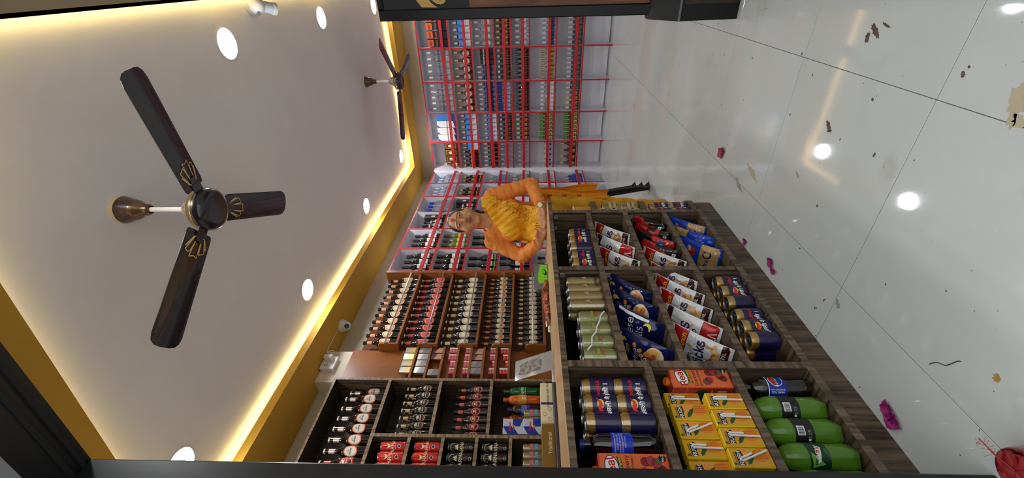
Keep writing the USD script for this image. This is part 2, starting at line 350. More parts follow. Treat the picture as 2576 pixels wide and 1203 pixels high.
# ================================================================ beer rack, cigarette rack, wood cabinet on the side wall
STEEL = mat('steel', (200, 200, 205), 0.22, metal=1.0)
rk = thing('beer_rack', 'brown beer rack of open boxes with steel rods across the front', 'rack')
RACK_Z = [2.105, 1.790, 1.470, 1.199, 0.930]
RX0, RX1, RYa, RYb = -2.600, -2.478, 2.360, 3.262
obj('back_panel', box(-2.612, -2.600, 2.352, 3.298, 0.2, 2.412), BROWN_SHADED, rk)
obj('end_panel', box(-2.612, -2.470, 3.268, 3.298, 0.2, 2.440, 0.001), BROWN, rk)
def side_profile(h, d=0.122):
    p = [(0, 0), (d, 0)] + [(d - 0.035 + 0.035 * math.cos(a), h - 0.035 + 0.035 * math.sin(a)) for a in np.linspace(0, PI / 2, 7)] + [(0, h)]
    return Polygon(p)
for z in RACK_Z:
    obj('shelf_board', box(RX0, RX1, RYa, RYb, z - 0.020, z, 0.0015), BROWN, rk)
    for y in (RYa - 0.016, RYb - 0.012):
        m = extrude(side_profile(0.165), 0.016)
        v = m.vertices; m = trimesh.Trimesh(np.stack([RX0 + v[:, 0], y + v[:, 2], z - 0.02 + v[:, 1]], 1), m.faces[:, ::-1])
        obj('side_panel', m, BROWN, rk)
    rod = obj('rod', tube([(RX1 + 0.008, RYa - 0.01, z + 0.082), (RX1 + 0.008, RYb, z + 0.082)], 0.0055, 10), STEEL, rk)
    for y in (RYa - 0.008, RYb - 0.004):
        obj('rod_bracket', tube([(RX1 - 0.004, y, z + 0.082), (RX1 + 0.010, y, z + 0.082)], [0.012, 0.010], 12), STEEL, rod)
obj('shelf_board', box(RX0, RX1, RYa, RYb, 0.55, 0.57, 0.0015), BROWN, rk)

ck = thing('cigarette_rack', 'brown cigarette rack of narrow shelves fixed to a brown panel on the pillar', 'rack')
CIG_Z = [1.930, 1.820, 1.715, 1.601, 1.497, 1.398, 1.302, 1.201]
obj('back_panel', box(-2.576, -2.562, 2.035, 2.351, 0.2, 2.458), BROWN, ck)
for z in CIG_Z:
    obj('shelf_board', box(-2.562, -2.512, 2.035, 2.343, z - 0.012, z, 0.001), BROWN, ck)
    obj('shelf_lip', box(-2.512, -2.503, 2.035, 2.343, z - 0.014, z + 0.004, 0.001), BROWN, ck)

def wood(name, c1, c2, scale, rough=0.42):
    return mat_noise(name, c1, c2, scale, 3, rough, 0.36, 0.62, bump=0.08)
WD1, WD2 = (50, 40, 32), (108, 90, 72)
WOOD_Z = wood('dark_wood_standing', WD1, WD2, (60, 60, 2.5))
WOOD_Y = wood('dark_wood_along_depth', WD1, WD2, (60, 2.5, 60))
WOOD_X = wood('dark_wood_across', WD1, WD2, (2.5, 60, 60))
WOOD_SHADED = wood('shaded_wood_inside', (34, 28, 23), (62, 52, 43), (60, 60, 2.5))  # darker copy of the dark wood, interior shade put into its colour
WL1, WL2 = (112, 90, 64), (166, 142, 110)
WOODL_Z = wood('light_walnut_standing', WL1, WL2, (70, 70, 3))
WOODL_Y = wood('light_walnut_along', WL1, WL2, (60, 3, 70))
TOPW = wood('counter_top_wood', (190, 152, 108), (212, 176, 132), (40, 3, 40), 0.3)
cb = thing('wall_cabinet', 'dark wood open cabinet of beer bottles and cans beside the black door post', 'cabinet')
CX0, CX1, CYa, CYm, CYb, CT = -2.685, -2.480, 1.10, 1.572, 2.017, 2.461
obj('back_panel', box(CX0, CX0 + 0.01, CYa, CYb, 0.1, CT), WOOD_SHADED, cb)
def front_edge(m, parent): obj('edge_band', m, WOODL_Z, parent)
def ply(name, y0, y1, z0, z1, m=WOOD_SHADED, edge=WOODL_Z):
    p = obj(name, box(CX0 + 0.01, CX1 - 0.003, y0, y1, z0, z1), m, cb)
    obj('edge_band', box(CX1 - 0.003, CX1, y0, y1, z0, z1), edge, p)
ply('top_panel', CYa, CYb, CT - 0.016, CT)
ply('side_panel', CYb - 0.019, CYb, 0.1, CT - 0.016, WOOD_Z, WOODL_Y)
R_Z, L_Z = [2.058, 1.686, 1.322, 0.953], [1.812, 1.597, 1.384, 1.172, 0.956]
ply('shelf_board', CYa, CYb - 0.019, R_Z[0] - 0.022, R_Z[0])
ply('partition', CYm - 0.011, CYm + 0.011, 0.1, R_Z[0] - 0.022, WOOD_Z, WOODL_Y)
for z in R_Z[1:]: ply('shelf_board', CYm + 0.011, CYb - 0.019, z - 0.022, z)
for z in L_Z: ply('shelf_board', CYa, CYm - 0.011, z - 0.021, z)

# ================================================================ the display counter
FX, BX = -1.147, -1.575
dc = thing('display_counter', 'long dark wood display counter with open shelves and a pale wood top', 'counter')
EY0, EY1 = 0.40, 2.095
DIV = [(0.462, 0.486), (0.988, 1.015), (1.539, 1.563), (2.069, 2.095)]
def edge_wood(name, x0, x1, y0, y1, z0, z1, grain, edge_grain):
    p = obj(name, box(x0, x1 - 0.002, y0, y1, z0, z1), grain, dc)
    obj('edge_band', box(x1 - 0.002, x1, y0, y1, z0, z1), edge_grain, p)
    return p
WOODE_Z = wood('edge_wood_standing', (66, 54, 43), (124, 106, 86), (50, 50, 3))
WOODE_Y = wood('edge_wood_along', (66, 54, 43), (124, 106, 86), (50, 3, 50))
edge_wood('top_panel', BX, FX, EY0, EY1 + 0.14, 0.910, 0.931, WOOD_Y, WOODE_Z)
obj('top_laminate', box(BX, FX + 0.0005, EY0, EY1 + 0.14, 0.931, 0.9335), TOPW, dc, label='pale wood top surface')
obj('back_panel', box(BX, BX + 0.012, EY0, EY1, 0.0, 0.910), WOOD_SHADED, dc)
for a, b in DIV:
    edge_wood('divider', BX + 0.012, FX, a, b, 0.116, 0.910, WOOD_Z, WOODE_Y)
FAR_Z, NEAR_Z = [0.726, 0.524, 0.313], [0.654, 0.374]
for (a, b), zs in (((DIV[2][1], DIV[3][0]), FAR_Z), ((DIV[1][1], DIV[2][0]), FAR_Z), ((DIV[0][1], DIV[1][0]), NEAR_Z)):
    for z in zs: edge_wood('shelf_board', BX + 0.012, FX, a, b, z - 0.025, z, WOOD_X, WOODE_Z)
edge_wood('base_panel', BX + 0.012, FX, EY0, EY1, 0.090, 0.116, WOOD_X, WOODE_Z)
def corner_plan(x0, x1, y0, y1, r):
    p = [(x0, y0), (x1, y0)] + [(x1 - r + r * math.cos(a), y1 - r + r * math.sin(a)) for a in np.linspace(0, PI / 2, 9)] + [(x0, y1)]
    return Polygon(p)
obj('plinth', extrude(corner_plan(BX, FX - 0.014, EY0, 2.285, 0.11), 0.090), WOOD_Z, dc)
END_Z = [0.680, 0.402, 0.128]
for z in END_Z:
    obj('end_shelf', extrude(corner_plan(BX, FX + 0.0, EY1, 2.292, 0.12), 0.024, z - 0.024), WOOD_X, dc)
CLIPM = mat('clear_clip', (190, 190, 185), 0.15, trans=0.6)
for (a, b), z in [((DIV[2][1], DIV[3][0]), 0.895), ((DIV[1][1], DIV[2][0]), 0.895), ((DIV[1][1], DIV[2][0]), 0.690), ((DIV[1][1], DIV[2][0]), 0.480), ((DIV[2][1], DIV[3][0]), 0.480), ((DIV[1][1], DIV[2][0]), 0.275)]:
    for x in (FX - 0.03, FX - 0.10, FX - 0.19):
        obj('shelf_clip', box(x - 0.012, x + 0.012, b - 0.004, b - 0.0005, z - 0.015, z + 0.008, 0.001), CLIPM, dc)

# ================================================================ kinds of bottles, cans and boxes (each faces -y, base at z = 0)
def M(n, c, **k): return mat(n, c, **k)
AMBER = M('amber_glass', (20, 9, 5), rough=0.06, coat=1.0)
DARKG = M('dark_glass', (14, 12, 14), rough=0.06, coat=1.0)
GREENG = M('green_glass', (16, 30, 16), rough=0.06, coat=1.0)
CLEAR = M('clear_glass', (236, 240, 243), rough=0.03, trans=0.9, ior=1.42)
CLEARB = M('bluish_glass', (205, 220, 240), rough=0.03, trans=0.9, ior=1.42)
SMOKE = M('smoky_glass', (120, 124, 126), rough=0.05, trans=0.7, ior=1.42)
BROWNG = M('brown_spirit', (92, 42, 16), rough=0.05, coat=1.0)
WHISKY = M('whisky_glass', (150, 84, 26), rough=0.04, trans=0.55, ior=1.4)
BLUEG = M('blue_glass', (20, 62, 170), rough=0.06, coat=1.0)
WINEW = M('white_wine_glass', (176, 178, 120), rough=0.04, trans=0.7, ior=1.4)
AMBERLT = M('amber_liquor', (110, 72, 24), rough=0.05, coat=0.8)
SILVERC = M('silver_cap', (222, 224, 230), rough=.22, metal=.45)
GOLDC = M('gold_cap', (226, 200, 136), rough=.3, metal=.5)
CREAMC = M('cream_cap', (226, 212, 168), rough=0.4)
BLACKC = M('black_cap', (18, 18, 20), rough=0.3)
BLUEC = M('blue_cap', (28, 48, 190), rough=0.3)
NAVYC = M('navy_cap', (24, 32, 104), rough=0.3)
GREENC = M('green_cap', (96, 158, 62), rough=0.35)
REDC = M('red_print', (188, 36, 34), rough=0.4)
WHITEP = M('white_print', (238, 238, 234), rough=0.45)
CREAMP = M('cream_print', (232, 214, 176), rough=0.45)
PEACHP = M('peach_print', (226, 160, 112), rough=0.4)
BLUEP = M('sky_blue_print', (62, 148, 222), rough=0.4)
NAVYP = M('navy_print', (22, 26, 92), rough=0.4)
BLACKP = M('black_print', (16, 16, 18), rough=0.4)
GOLDP = M('gold_print', (198, 158, 70), rough=0.35, metal=0.5)
ORANGEP = M('orange_print', (236, 96, 40), rough=0.4)
YELLOWP = M('yellow_print', (240, 206, 40), rough=0.4)
GREENP = M('green_print', (40, 110, 48), rough=0.4)
PINKP = M('pink_print', (206, 74, 92), rough=0.4)

def bottle_profile(R, H, rn, hs, hn, dome=2.0):
    """base radius R, body up to hs, neck radius rn from hn"""
    p = [(0, 0), (R * 0.86, 0), (R, R * 0.16), (R, hs)]
    for k in range(1, 7):
        t = k / 6; p.append((rn + (R - rn) * (0.5 + 0.5 * math.cos(PI * t ** (1 / dome * 1.6))), hs + (hn - hs) * t))
    return p + [(rn, H), (0, H)]
def patch(R, z0, z1, half=PI, n=14, off=0.0005, a=0.0):
    x = np.linspace(-half, half, n + 1) + a; v = []
    for z in (z0, z1): v += [((R + off) * math.sin(t), -(R + off) * math.cos(t), z) for t in x]
    f = []
    for k in range(n): f += [[k, k + 1, n + 1 + k + 1], [k, n + 1 + k + 1, n + 1 + k]]
    return trimesh.Trimesh(np.array(v), np.array(f), process=False)
def make_bottle(R, H, rn, hs, hn, glass, cap=None, cap_h=0.03, label=None, label_m=None, oval=False, neck=None, neck_m=None, text=None, text_m=None, text_h=0.012, text_z=None, band=None, band_m=None, n=18, mark=None, cap_r=None, bold=True):
    def build(t):
        g = obj('body', lathe(bottle_profile(R, H - 0.002, rn, hs, hn), n), glass, t, smooth=22 if n <= 14 else 40)
        if cap:
            cr = cap_r or (rn + 0.0045 if H < .2 else rn + 0.003)
            obj('cap', lathe([(0, H - cap_h), (cr, H - cap_h), (cr, H - 0.002), (cr - 0.002, H), (0, H)], 16), cap, t, smooth=40)
        if neck:
            z0, z1 = neck
            prof = bottle_profile(R, H, rn, hs, hn)[3:-1]
            zs = np.array([q[1] for q in prof]); rs = np.array([q[0] for q in prof])
            r0, r1 = np.interp([z0, z1], zs, rs) + 0.0007
            obj('neck_label', lathe([(r0, z0), (r1, z1)], 16), neck_m, t, smooth=True)
        if label:
            z0, z1, half = label; zc = (z0 + z1) / 2
            if oval:
                lb = obj('label', decal(ell(0, 0, R * half, (z1 - z0) / 2), on_cyl(R, 0.0007, zc), 0.012), label_m, t, smooth=True)
            else:
                lb = obj('label', patch(R, z0, z1, half, 14, 0.0007), label_m, t, smooth=True)
            if mark:
                for shp, mm in mark: obj('print', decal(shp, on_cyl(R, 0.0012, zc), 0.012), mm, lb)
        if band:
            obj('band', patch(R, band[0], band[1], PI, 18, 0.0009), band_m, t, smooth=True)
        if text:
            obj('lettering', decal(txt(text, text_h, bold, 0, 0), on_cyl(R, 0.0016, text_z), 0.01), text_m, t)
    return build
def carton(w, d, h, m, prints=(), front=None):
    def build(t):
        obj('box_body', box(-w / 2, w / 2, -d / 2, d / 2, 0, h, 0.0015), m, t)
        for nm, shp, mm, lv in prints:
            obj(nm, decal(shp, on_front(-d / 2, 0.0004 * lv)), mm, t)
    return build
K = {}
def kind(key, name, cat, look, r, build): K[key] = Kind(name, cat, look, build, r)
# end wall kinds
kind('v1', 'vodka_bottle', 'bottle', 'clear tall vodka bottle', .036, make_bottle(.034, .300, .013, .185, .225, CLEAR, SILVERC, .05, text='8848', text_m=NAVYP, text_h=.024, text_z=.145, band=(.012, .05), band_m=M('frost', (206, 210, 216), rough=.35), n=10))
kind('rb', 'boxed_whisky', 'box', 'black and red whisky carton', .041, carton(.079, .079, .262, BLACKP, [('panel', rect(-.0385, .0385, .185, .261), ORANGEP, 1), ('lettering', txt('RED', .024, True, 0, .222), BLACKP, 2), ('lettering', txt('& BLACK', .020, True, 0, .145, 0, .62), ORANGEP, 2)]))
def blue_bottle(sc):
    return make_bottle(.036 * sc, .215 * sc, .0115 * sc, .15 * sc, .168 * sc, M('white_pack', (226, 228, 232), rough=.4), SILVERC, .042 * sc, label=(.05 * sc, .148 * sc, 2.4), label_m=BLUEP, neck=(.15 * sc, .172 * sc), neck_m=NAVYP, text='Ruslan', text_m=WHITEP, text_h=.013 * sc, text_z=.10 * sc, band=(.052 * sc, .070 * sc), band_m=WHITEP)
kind('b2', 'gin_bottle', 'bottle', 'sky blue labelled bottle', .038, blue_bottle(1.0))
kind('b3', 'gin_bottle', 'bottle', 'small sky blue labelled bottle', .029, blue_bottle(.80))
kind('ov', 'vodka_bottle', 'bottle', 'clear bottle with white oval label', .039, make_bottle(.036, .225, .013, .13, .165, CLEAR, SILVERC, .045, label=(.035, .105, 1.0), label_m=WHITEP, oval=True))
kind('dp', 'brandy_bottle', 'bottle', 'brown dimpled bottle with gold cap', .046, make_bottle(.045, .232, .0125, .095, .165, BROWNG, GOLDC, .045, label=(.035, .118, .95), label_m=CREAMP, oval=True, mark=[(ell(0, .01, .012, .014), GOLDP)], n=20))
kind('gk', 'rum_bottle', 'bottle', 'dark bottle with gold cap', .031, make_bottle(.029, .170, .0125, .10, .125, DARKG, GOLDC, .038, label=(.03, .085, 1.2), label_m=GOLDP))
kind('wc', 'liquor_bottle', 'bottle', 'small clear bottle with silver cap', .029, make_bottle(.027, .165, .012, .085, .11, CLEAR, SILVERC, .045, label=(.03, .08, 1.2), label_m=WHITEP, n=9))
kind('sm', 'liquor_bottle', 'bottle', 'small smoky clear bottle', .029, make_bottle(.0275, .180, .0135, .095, .122, SMOKE, SILVERC, .05, label=(.025, .085, 1.2), label_m=M('grey_print', (120, 122, 120), rough=.4), n=9))
kind('cb', 'liquor_bottle', 'bottle', 'small bluish clear bottle', .029, make_bottle(.0275, .168, .014, .09, .115, CLEARB, M('pale_cap', (196, 208, 226), rough=.3), .05, label=(.02, .06, 1.1), label_m=M('blue_grey_print', (62, 72, 112), rough=.4), n=9))
kind('bk', 'boxed_vodka', 'box', 'black carton with white letters', .031, carton(.058, .058, .175, BLACKP, [('lettering', txt('8848', .017, True, 0, .13), WHITEP, 2), ('lettering', txt('8848', .017, True, 0, .08), WHITEP, 2)]))
kind('db', 'vodka_bottle', 'bottle', 'clear bottle with dark blue label', .031, make_bottle(.030, .220, .0125, .125, .155, CLEARB, SILVERC, .05, label=(.03, .12, 1.4), label_m=M('ink_print', (34, 40, 82), rough=.4), neck=(.128, .15), neck_m=NAVYP))
kind('dc', 'vodka_bottle', 'bottle', 'clear bottle with bright blue cap', .029, make_bottle(.027, .175, .0135, .085, .112, CLEAR, BLUEC, .05, label=(.02, .075, 1.3), label_m=M('pale_blue_print', (170, 186, 224), rough=.4), neck=(.082, .1), neck_m=WHITEP, n=9))
kind('kk', 'whisky_bottle', 'bottle', 'small black bottle with silver cap', .031, make_bottle(.029, .168, .0125, .09, .122, DARKG, SILVERC, .03, label=(.03, .08, 1.2), label_m=M('bronze_print', (120, 84, 40), rough=.4)))
kind('k2', 'whisky_bottle', 'bottle', 'black bottle with black cap', .0265, make_bottle(.0255, .170, .012, .085, .115, DARKG, M('gunmetal', (120, 122, 128), rough=.25, metal=.9), .03, label=(.03, .075, 1.1), label_m=M('rust_print', (140, 62, 30), rough=.4), n=9))
kind('gc', 'liquor_bottle', 'bottle', 'clear bottle with gold label', .029, make_bottle(.027, .178, .0135, .095, .12, CLEAR, M('brass_cap', (196, 180, 124), rough=.35, metal=.5), .048, label=(.02, .075, 1.3), label_m=GOLDP, n=9))
kind('cw', 'liquor_bottle', 'bottle', 'clear bottle with white paper label', .029, make_bottle(.027, .178, .0135, .10, .122, CLEAR, M('clear_cap', (226, 228, 232), rough=.3), .04, label=(.012, .092, 1.45), label_m=WHITEP, n=9))
kind('yc', 'rum_bottle', 'bottle', 'dark rum bottle with cream cap', .031, make_bottle(.029, .176, .0135, .095, .122, BROWNG, CREAMC, .045, label=(.03, .08, .9), label_m=M('tan_print', (190, 150, 90), rough=.4)))
kind('gr', 'liquor_bottle', 'bottle', 'amber bottle with green cap', .029, make_bottle(.027, .192, .0145, .105, .13, AMBERLT, GREENC, .055, label=(.015, .06, 1.1), label_m=M('pale_green_print', (214, 222, 150), rough=.4), mark=[(ell(0, -.004, .012, .014), GREENP)], n=9))
kind('hb', 'boxed_whisky', 'box', 'white and blue whisky carton', .045, carton(.092, .075, .270, WHITEP, [('panel', Polygon([(-.045, .269), (-.045, .225), (-.01, .269)]), M('cobalt_print', (44, 96, 186), rough=.4), 1), ('panel', Polygon([(-.045, .0), (.045, .0), (.045, .05), (-.045, .02)]), M('indigo_print', (52, 58, 128), rough=.4), 1), ('lettering', txt('Highlander', .016, True, 0, .13, 0), M('slate_print', (84, 88, 110), rough=.4), 2)]))
kind('bb', 'boxed_whisky', 'box', 'bright blue whisky carton', .045, carton(.09, .075, .270, M('azure_print', (34, 128, 206), rough=.4), [('panel', rect(-.044, .044, .02, .06), M('indigo_print', (52, 58, 128), rough=.4), 1)]))
kind('gb', 'boxed_whisky', 'box', 'brown and gold whisky carton', .046, carton(.09, .08, .20, M('cocoa_print', (92, 54, 24), rough=.4), [('panel', rect(-.036, .036, .04, .185), GOLDP, 1), ('panel', rect(-.028, .028, .05, .175), M('cocoa_print', (92, 54, 24)), 2), ('emblem', ell(0, .12, .02, .03), CREAMP, 3)]))
kind('wk', 'whisky_bottle', 'bottle', 'amber whisky bottle with gold cap', .044, make_bottle(.040, .235, .0135, .13, .165, WHISKY, GOLDC, .04, label=(.04, .11, 1.0), label_m=CREAMP, oval=True))
kind('or', 'rum_bottle', 'bottle', 'dark bottle with orange label', .040, make_bottle(.038, .225, .012, .13, .165, AMBER, SILVERC, .025, label=(.06, .118, 1.35), label_m=ORANGEP, neck=(.16, .19), neck_m=BLACKP))
kind('os', 'rum_bottle', 'bottle', 'small dark bottle with orange label', .0325, make_bottle(.0305, .205, .0135, .105, .135, AMBER, SILVERC, .055, label=(.05, .098, 1.3), label_m=ORANGEP))
def skull(sc):
    def build(t):
        R, H = .034 * sc, .165 * sc
        obj('body', lathe([(0, 0), (.02 * sc, 0), (.026 * sc, .01 * sc), (.022 * sc, .03 * sc), (.030 * sc, .05 * sc), (R, .078 * sc), (.030 * sc, .105 * sc), (.014 * sc, .122 * sc), (.012 * sc, .14 * sc), (.012 * sc, H - .002), (0, H - .002)], 20), CLEAR, t, smooth=40)
        obj('stopper', lathe([(0, .138 * sc), (.014 * sc, .138 * sc), (.015 * sc, H - .004), (.010 * sc, H + .008), (0, H + .008)], 16), SILVERC, t, smooth=40)
        obj('label', decal(ell(0, 0, .014 * sc, .012 * sc), on_cyl(R, .0006, .078 * sc), .01), BLUEP, t)
    return build
kind('sk', 'tequila_bottle', 'bottle', 'clear rounded bottle with silver stopper', .034, skull(1.0))
kind('s2', 'tequila_bottle', 'bottle', 'small clear rounded bottle', .030, skull(.88))
def globe(t):
    obj('body', lathe([(0, 0), (.02, 0), (.030, .012), (.034, .034), (.030, .056), (.014, .074), (.011, .085), (.011, .108), (0, .108)], 20), CLEARB, t, smooth=40)
    obj('stopper', lathe([(0, .100), (.014, .100), (.014, .122), (0, .122)], 14), GOLDC, t, smooth=40)
    obj('label', decal(ell(0, 0, .016, .013), on_cyl(.034, .0008, .034), .01), NAVYP, t)
kind('gl', 'liquor_bottle', 'bottle', 'round clear bottle with gold stopper', .036, globe)
kind('dg', 'brandy_bottle', 'bottle', 'brown dimpled bottle with gold neck', .047, make_bottle(.045, .225, .0125, .085, .155, BROWNG, GOLDC, .05, label=(.02, .07, .6), label_m=GOLDP, oval=True, n=20))
# side wall kinds
kind('tv', 'vodka_bottle', 'bottle', 'tall clear bottle with dark blue letters', .038, make_bottle(.036, .300, .0135, .20, .235, CLEAR, M('white_blue_cap', (176, 188, 222), rough=.3), .055, text='8848', text_m=NAVYP, text_h=.024, text_z=.14, n=10))
kind('rv', 'vodka_bottle', 'bottle', 'clear vodka bottle with blue cap', .041, make_bottle(.039, .300, .0145, .19, .23, CLEAR, BLUEC, .06, text='RUSLAN', text_m=M('royal_print', (30, 52, 170)), text_h=.017, text_z=.12, n=12))
kind('bg', 'whisky_bottle', 'bottle', 'black whisky bottle with gold bands', .043, make_bottle(.041, .275, .016, .19, .215, DARKG, GOLDC, .03, label=(.09, .15, 1.0), label_m=M('antique_gold', (150, 120, 60), rough=.35), band=(.03, .045), band_m=GOLDP))
kind('bw', 'liquor_bottle', 'bottle', 'clear round bottle with pale blue label', .043, make_bottle(.040, .235, .0145, .10, .16, CLEARB, SILVERC, .04, label=(.04, .10, .8), label_m=BLUEP, oval=True))
kind('cr', 'liquor_bottle', 'bottle', 'clear bottle with grey label', .038, make_bottle(.035, .235, .014, .13, .165, CLEAR, SILVERC, .055, label=(.03, .11, 1.2), label_m=M('silver_print', (186, 190, 194), rough=.4)))
kind('pw', 'boxed_liquor', 'box', 'pale grey liquor carton', .038, carton(.07, .06, .21, M('pale_pack', (206, 206, 202), rough=.45), [('panel', rect(-.03, .03, .10, .15), M('ash_print', (150, 150, 146)), 1), ('lettering', txt('VODKA', .014, True, 0, .125), WHITEP, 2)]))
kind('bu', 'liquor_bottle', 'bottle', 'bright blue glass bottle', .043, make_bottle(.041, .235, .014, .115, .165, BLUEG, SILVERC, .04, label=(.035, .095, .8), label_m=M('light_blue_print', (120, 160, 230))))
kind('bx', 'boxed_whisky', 'box', 'dark whisky carton with pale emblem', .043, carton(.082, .08, .275, M('charcoal_pack', (44, 40, 40), rough=.4), [('emblem', ell(0, .17, .02, .026), CREAMP, 1), ('panel', rect(-.034, .034, .05, .09), GOLDP, 1)]))
kind('sq', 'whisky_bottle', 'bottle', 'dark bottle with silver label', .040, make_bottle(.038, .270, .0135, .165, .20, AMBER, BLACKC, .04, label=(.05, .13, 1.1), label_m=M('steel_print', (190, 194, 200), rough=.35), neck=(.17, .19), neck_m=SILVERC))
kind('wn', 'wine_bottle', 'bottle', 'dark wine bottle with white label', .043, make_bottle(.0375, .305, .0145, .18, .235, DARKG, BLACKC, .06, label=(.055, .145, 1.25), label_m=WHITEP, mark=[(rect(-.018, .018, .008, .014), BLACKP), (rect(-.014, .014, -.012, -.008), GOLDP)]))
kind('ww', 'wine_bottle', 'bottle', 'pale wine bottle with yellow label', .043, make_bottle(.0375, .300, .0145, .175, .235, WINEW, M('wine_foil', (70, 74, 70), rough=.3), .055, label=(.05, .09, 1.2), label_m=WHITEP, band=(.10, .135), band_m=M('lemon_print', (226, 200, 40))))
kind('ch', 'sparkling_wine_bottle', 'bottle', 'green sparkling wine bottle with white label', .050, make_bottle(.0445, .305, .016, .135, .22, GREENG, BLACKC, .075, label=(.05, .105, 1.1), label_m=WHITEP, band=(.02, .036), band_m=M('leaf_print', (110, 180, 80))))

# ================================================================ filling the shelves
ROWS = ['top row', 'second row', 'third row', 'fourth row', 'fifth row', 'sixth row', 'seventh row']
BAYS = ['corner bay', 'second bay', 'third bay', 'fourth bay', 'fifth bay', 'sixth bay']
def jit(a): return rnd.uniform(-a, a)
END_WALL = {  # bay from the corner -> rows from the top -> what stands there, from the corner side
    0: [[('wk', 1), ('gb', 3)], [('or', 4), ('b2', 2)], [('os', 6)], [('sk', 5)], [('s2', 6)], [('gl', 5)], [('dg', 4)]],
    1: [[('hb', 3), ('bb', 1)], [('b2', 5)], [('b3', 6)], [('kk', 6)], [('yc', 6)], [('gr', 7)], [('gr', 7)]],
    2: [[('v1', 5)], [('dp', 4)], [('db', 6)], [('dc', 7)], [('k2', 7)], [('cw', 7)], [('yc', 4), ('sm', 2)]],
    3: [[('v1', 5)], [('dp', 4)], [('db', 3), ('bk', 3)], [('kk', 6)], [('k2', 7)], [('gc', 7)], [('sm', 7)]],
    4: [[('rb', 4)], [('b2', 5)], [('ov', 5)], [('gk', 6)], [('wc', 6)], [('cb', 7)], [('sm', 7)]],
}
GROUPS = {'end': 'bottles and cartons on the red edged shelf along the end wall', 'side': 'bottles and cartons on the red edged side shelf'}
def fill(cells, where, z_of, place, ref):
    for bay, rows in cells.items():
        for row, items in enumerate(rows):
            flat = [k for k, n in items for _ in range(n)]
            if not flat: continue
            total = sum(2 * K[k].r for k in flat); gap = (BAY - 0.022 - total) / (len(flat) + 1); u = 0.011 + gap
            seen = {}
            for k in flat:
                R = K[k].r; u += R
                seen[k] = seen.get(k, 0) + 1
                only = flat.count(k) == 1
                lab = f"{K[k].look}, {'' if only else ORD[seen[k] - 1] + ' '}{'the only one' if only else 'from ' + ref}, {BAYS[bay]}, {ROWS[row]}, {where} shelf"
                if len(lab.split()) > 16: lab = lab.replace(' wall shelf', ' shelf').replace(' bay,', ' bay')
                place(K[k], bay, row, u + jit(min(gap, 0.004) * 0.3), lab, R)
                u += R + gap
def place_end(kd, bay, row, u, lab, R):
    kd.put((CORNER_X + bay * BAY + u, BACK_Y + R + 0.020 + abs(jit(0.006)), BACK_Z[row]), jit(0.10) if kd.cat == 'bottle' else jit(0.02), lab, GROUPS['end'])
fill(END_WALL, 'end wall', None, place_end, 'corner')
SIDE = {
    0: [[('tv', 4)], [('bg', 3)], [('bw', 3)], [('cr', 4)], [('pw', 4)], [('bu', 4)]],
    1: [[('tv', 4)], [('bg', 3)], [('cr', 4)], [('cr', 3)], [('pw', 3)], []],
    2: [[('rv', 4)], [('bx', 1), ('sq', 3)], [('cr', 2)], [], [], []],
    3: [[('bx', 1), ('sq', 3)], [], [('bw', 2)], [], [], []],
    4: [[('wn', 4)], [('ww', 4)], [('ch', 3)], [('wn', 2)], [], []],
    5: [[('wn', 4)], [('wn', 4)], [('ch', 3)], [('wn', 3)], [('sq', 3)], []],
}
def place_side(kd, bay, row, u, lab, R):
    kd.put((SIDE_X - R - 0.020 - abs(jit(0.006)), SIDE_Y1 - bay * BAY - u + 0.012, SIDE_Z[row]), PI / 2 + (jit(0.10) if kd.cat == 'bottle' else jit(0.02)), lab, GROUPS['side'])
fill(SIDE, 'side', None, place_side, 'corner')

# ---------------------------------------------------------------- beer bottles
BEERCAP = M('crown_cap', (206, 196, 170), rough=.35, metal=.4)
def beer(R, H, neck_c, label_c, text=None, text_c=None, ring=None, cap=BEERCAP, zc=.36, oh=.30, extra=None, glass=AMBER):
    hs, hn = H * .53, H * .73; rn = R * .38
    mk = []
    if ring: mk.append((ell(0, 0, R * .82, H * oh * .40).difference(ell(0, 0, R * .74, H * oh * .36)), ring))
    if extra: mk += extra
    return make_bottle(R, H, rn, hs, hn, glass, cap, .012 if H > .25 else .010, label=(H * (zc - oh / 2), H * (zc + oh / 2), 1.02), label_m=label_c, oval=True, neck=(H * .74, H * .88), neck_m=neck_c, text=text, text_m=text_c, text_h=H * .036, text_z=H * zc, mark=mk, cap_r=rn + .0022, n=20)
SILVERN = M('silver_foil', (222, 208, 200), rough=.25, metal=.5)
kind('be1', 'beer_bottle', 'bottle', 'large beer bottle with peach oval label', .038, beer(.0365, .285, PEACHP, CREAMP, ring=ORANGEP, extra=[(ell(0, -.018, .020, .011), PEACHP)], cap=BLACKC))
kind('be2', 'beer_bottle', 'bottle', 'large beer bottle with red oval label', .038, beer(.0365, .285, M('red_neck', (196, 70, 66), rough=.3), M('coral_print', (218, 92, 80), rough=.4), ring=CREAMP, extra=[(ell(.0, -.020, .014, .010), REDC)], glass=DARKG))
kind('be3', 'beer_bottle', 'bottle', 'large beer bottle with cream oval label', .038, beer(.0365, .285, M('pale_neck', (222, 214, 160), rough=.35), CREAMP, ring=GOLDP, extra=[(ell(0, .004, .017, .012), WHITEP)], glass=DARKG))
kind('be4', 'beer_bottle', 'bottle', 'small beer bottle with copper neck', .030, beer(.0285, .232, M('copper_neck', (196, 122, 74), rough=.3), CREAMP, ring=GOLDP, extra=[(ell(0, -.012, .014, .008), ORANGEP)], cap=BLACKC, glass=DARKG))
kind('be5', 'beer_bottle', 'bottle', 'small beer bottle with cream neck', .0285, beer(.0275, .225, M('cream_neck', (214, 206, 164), rough=.35), CREAMP, ring=GOLDP, extra=[(ell(0, -.002, .012, .008), WHITEP)], cap=BLACKC, glass=DARKG))
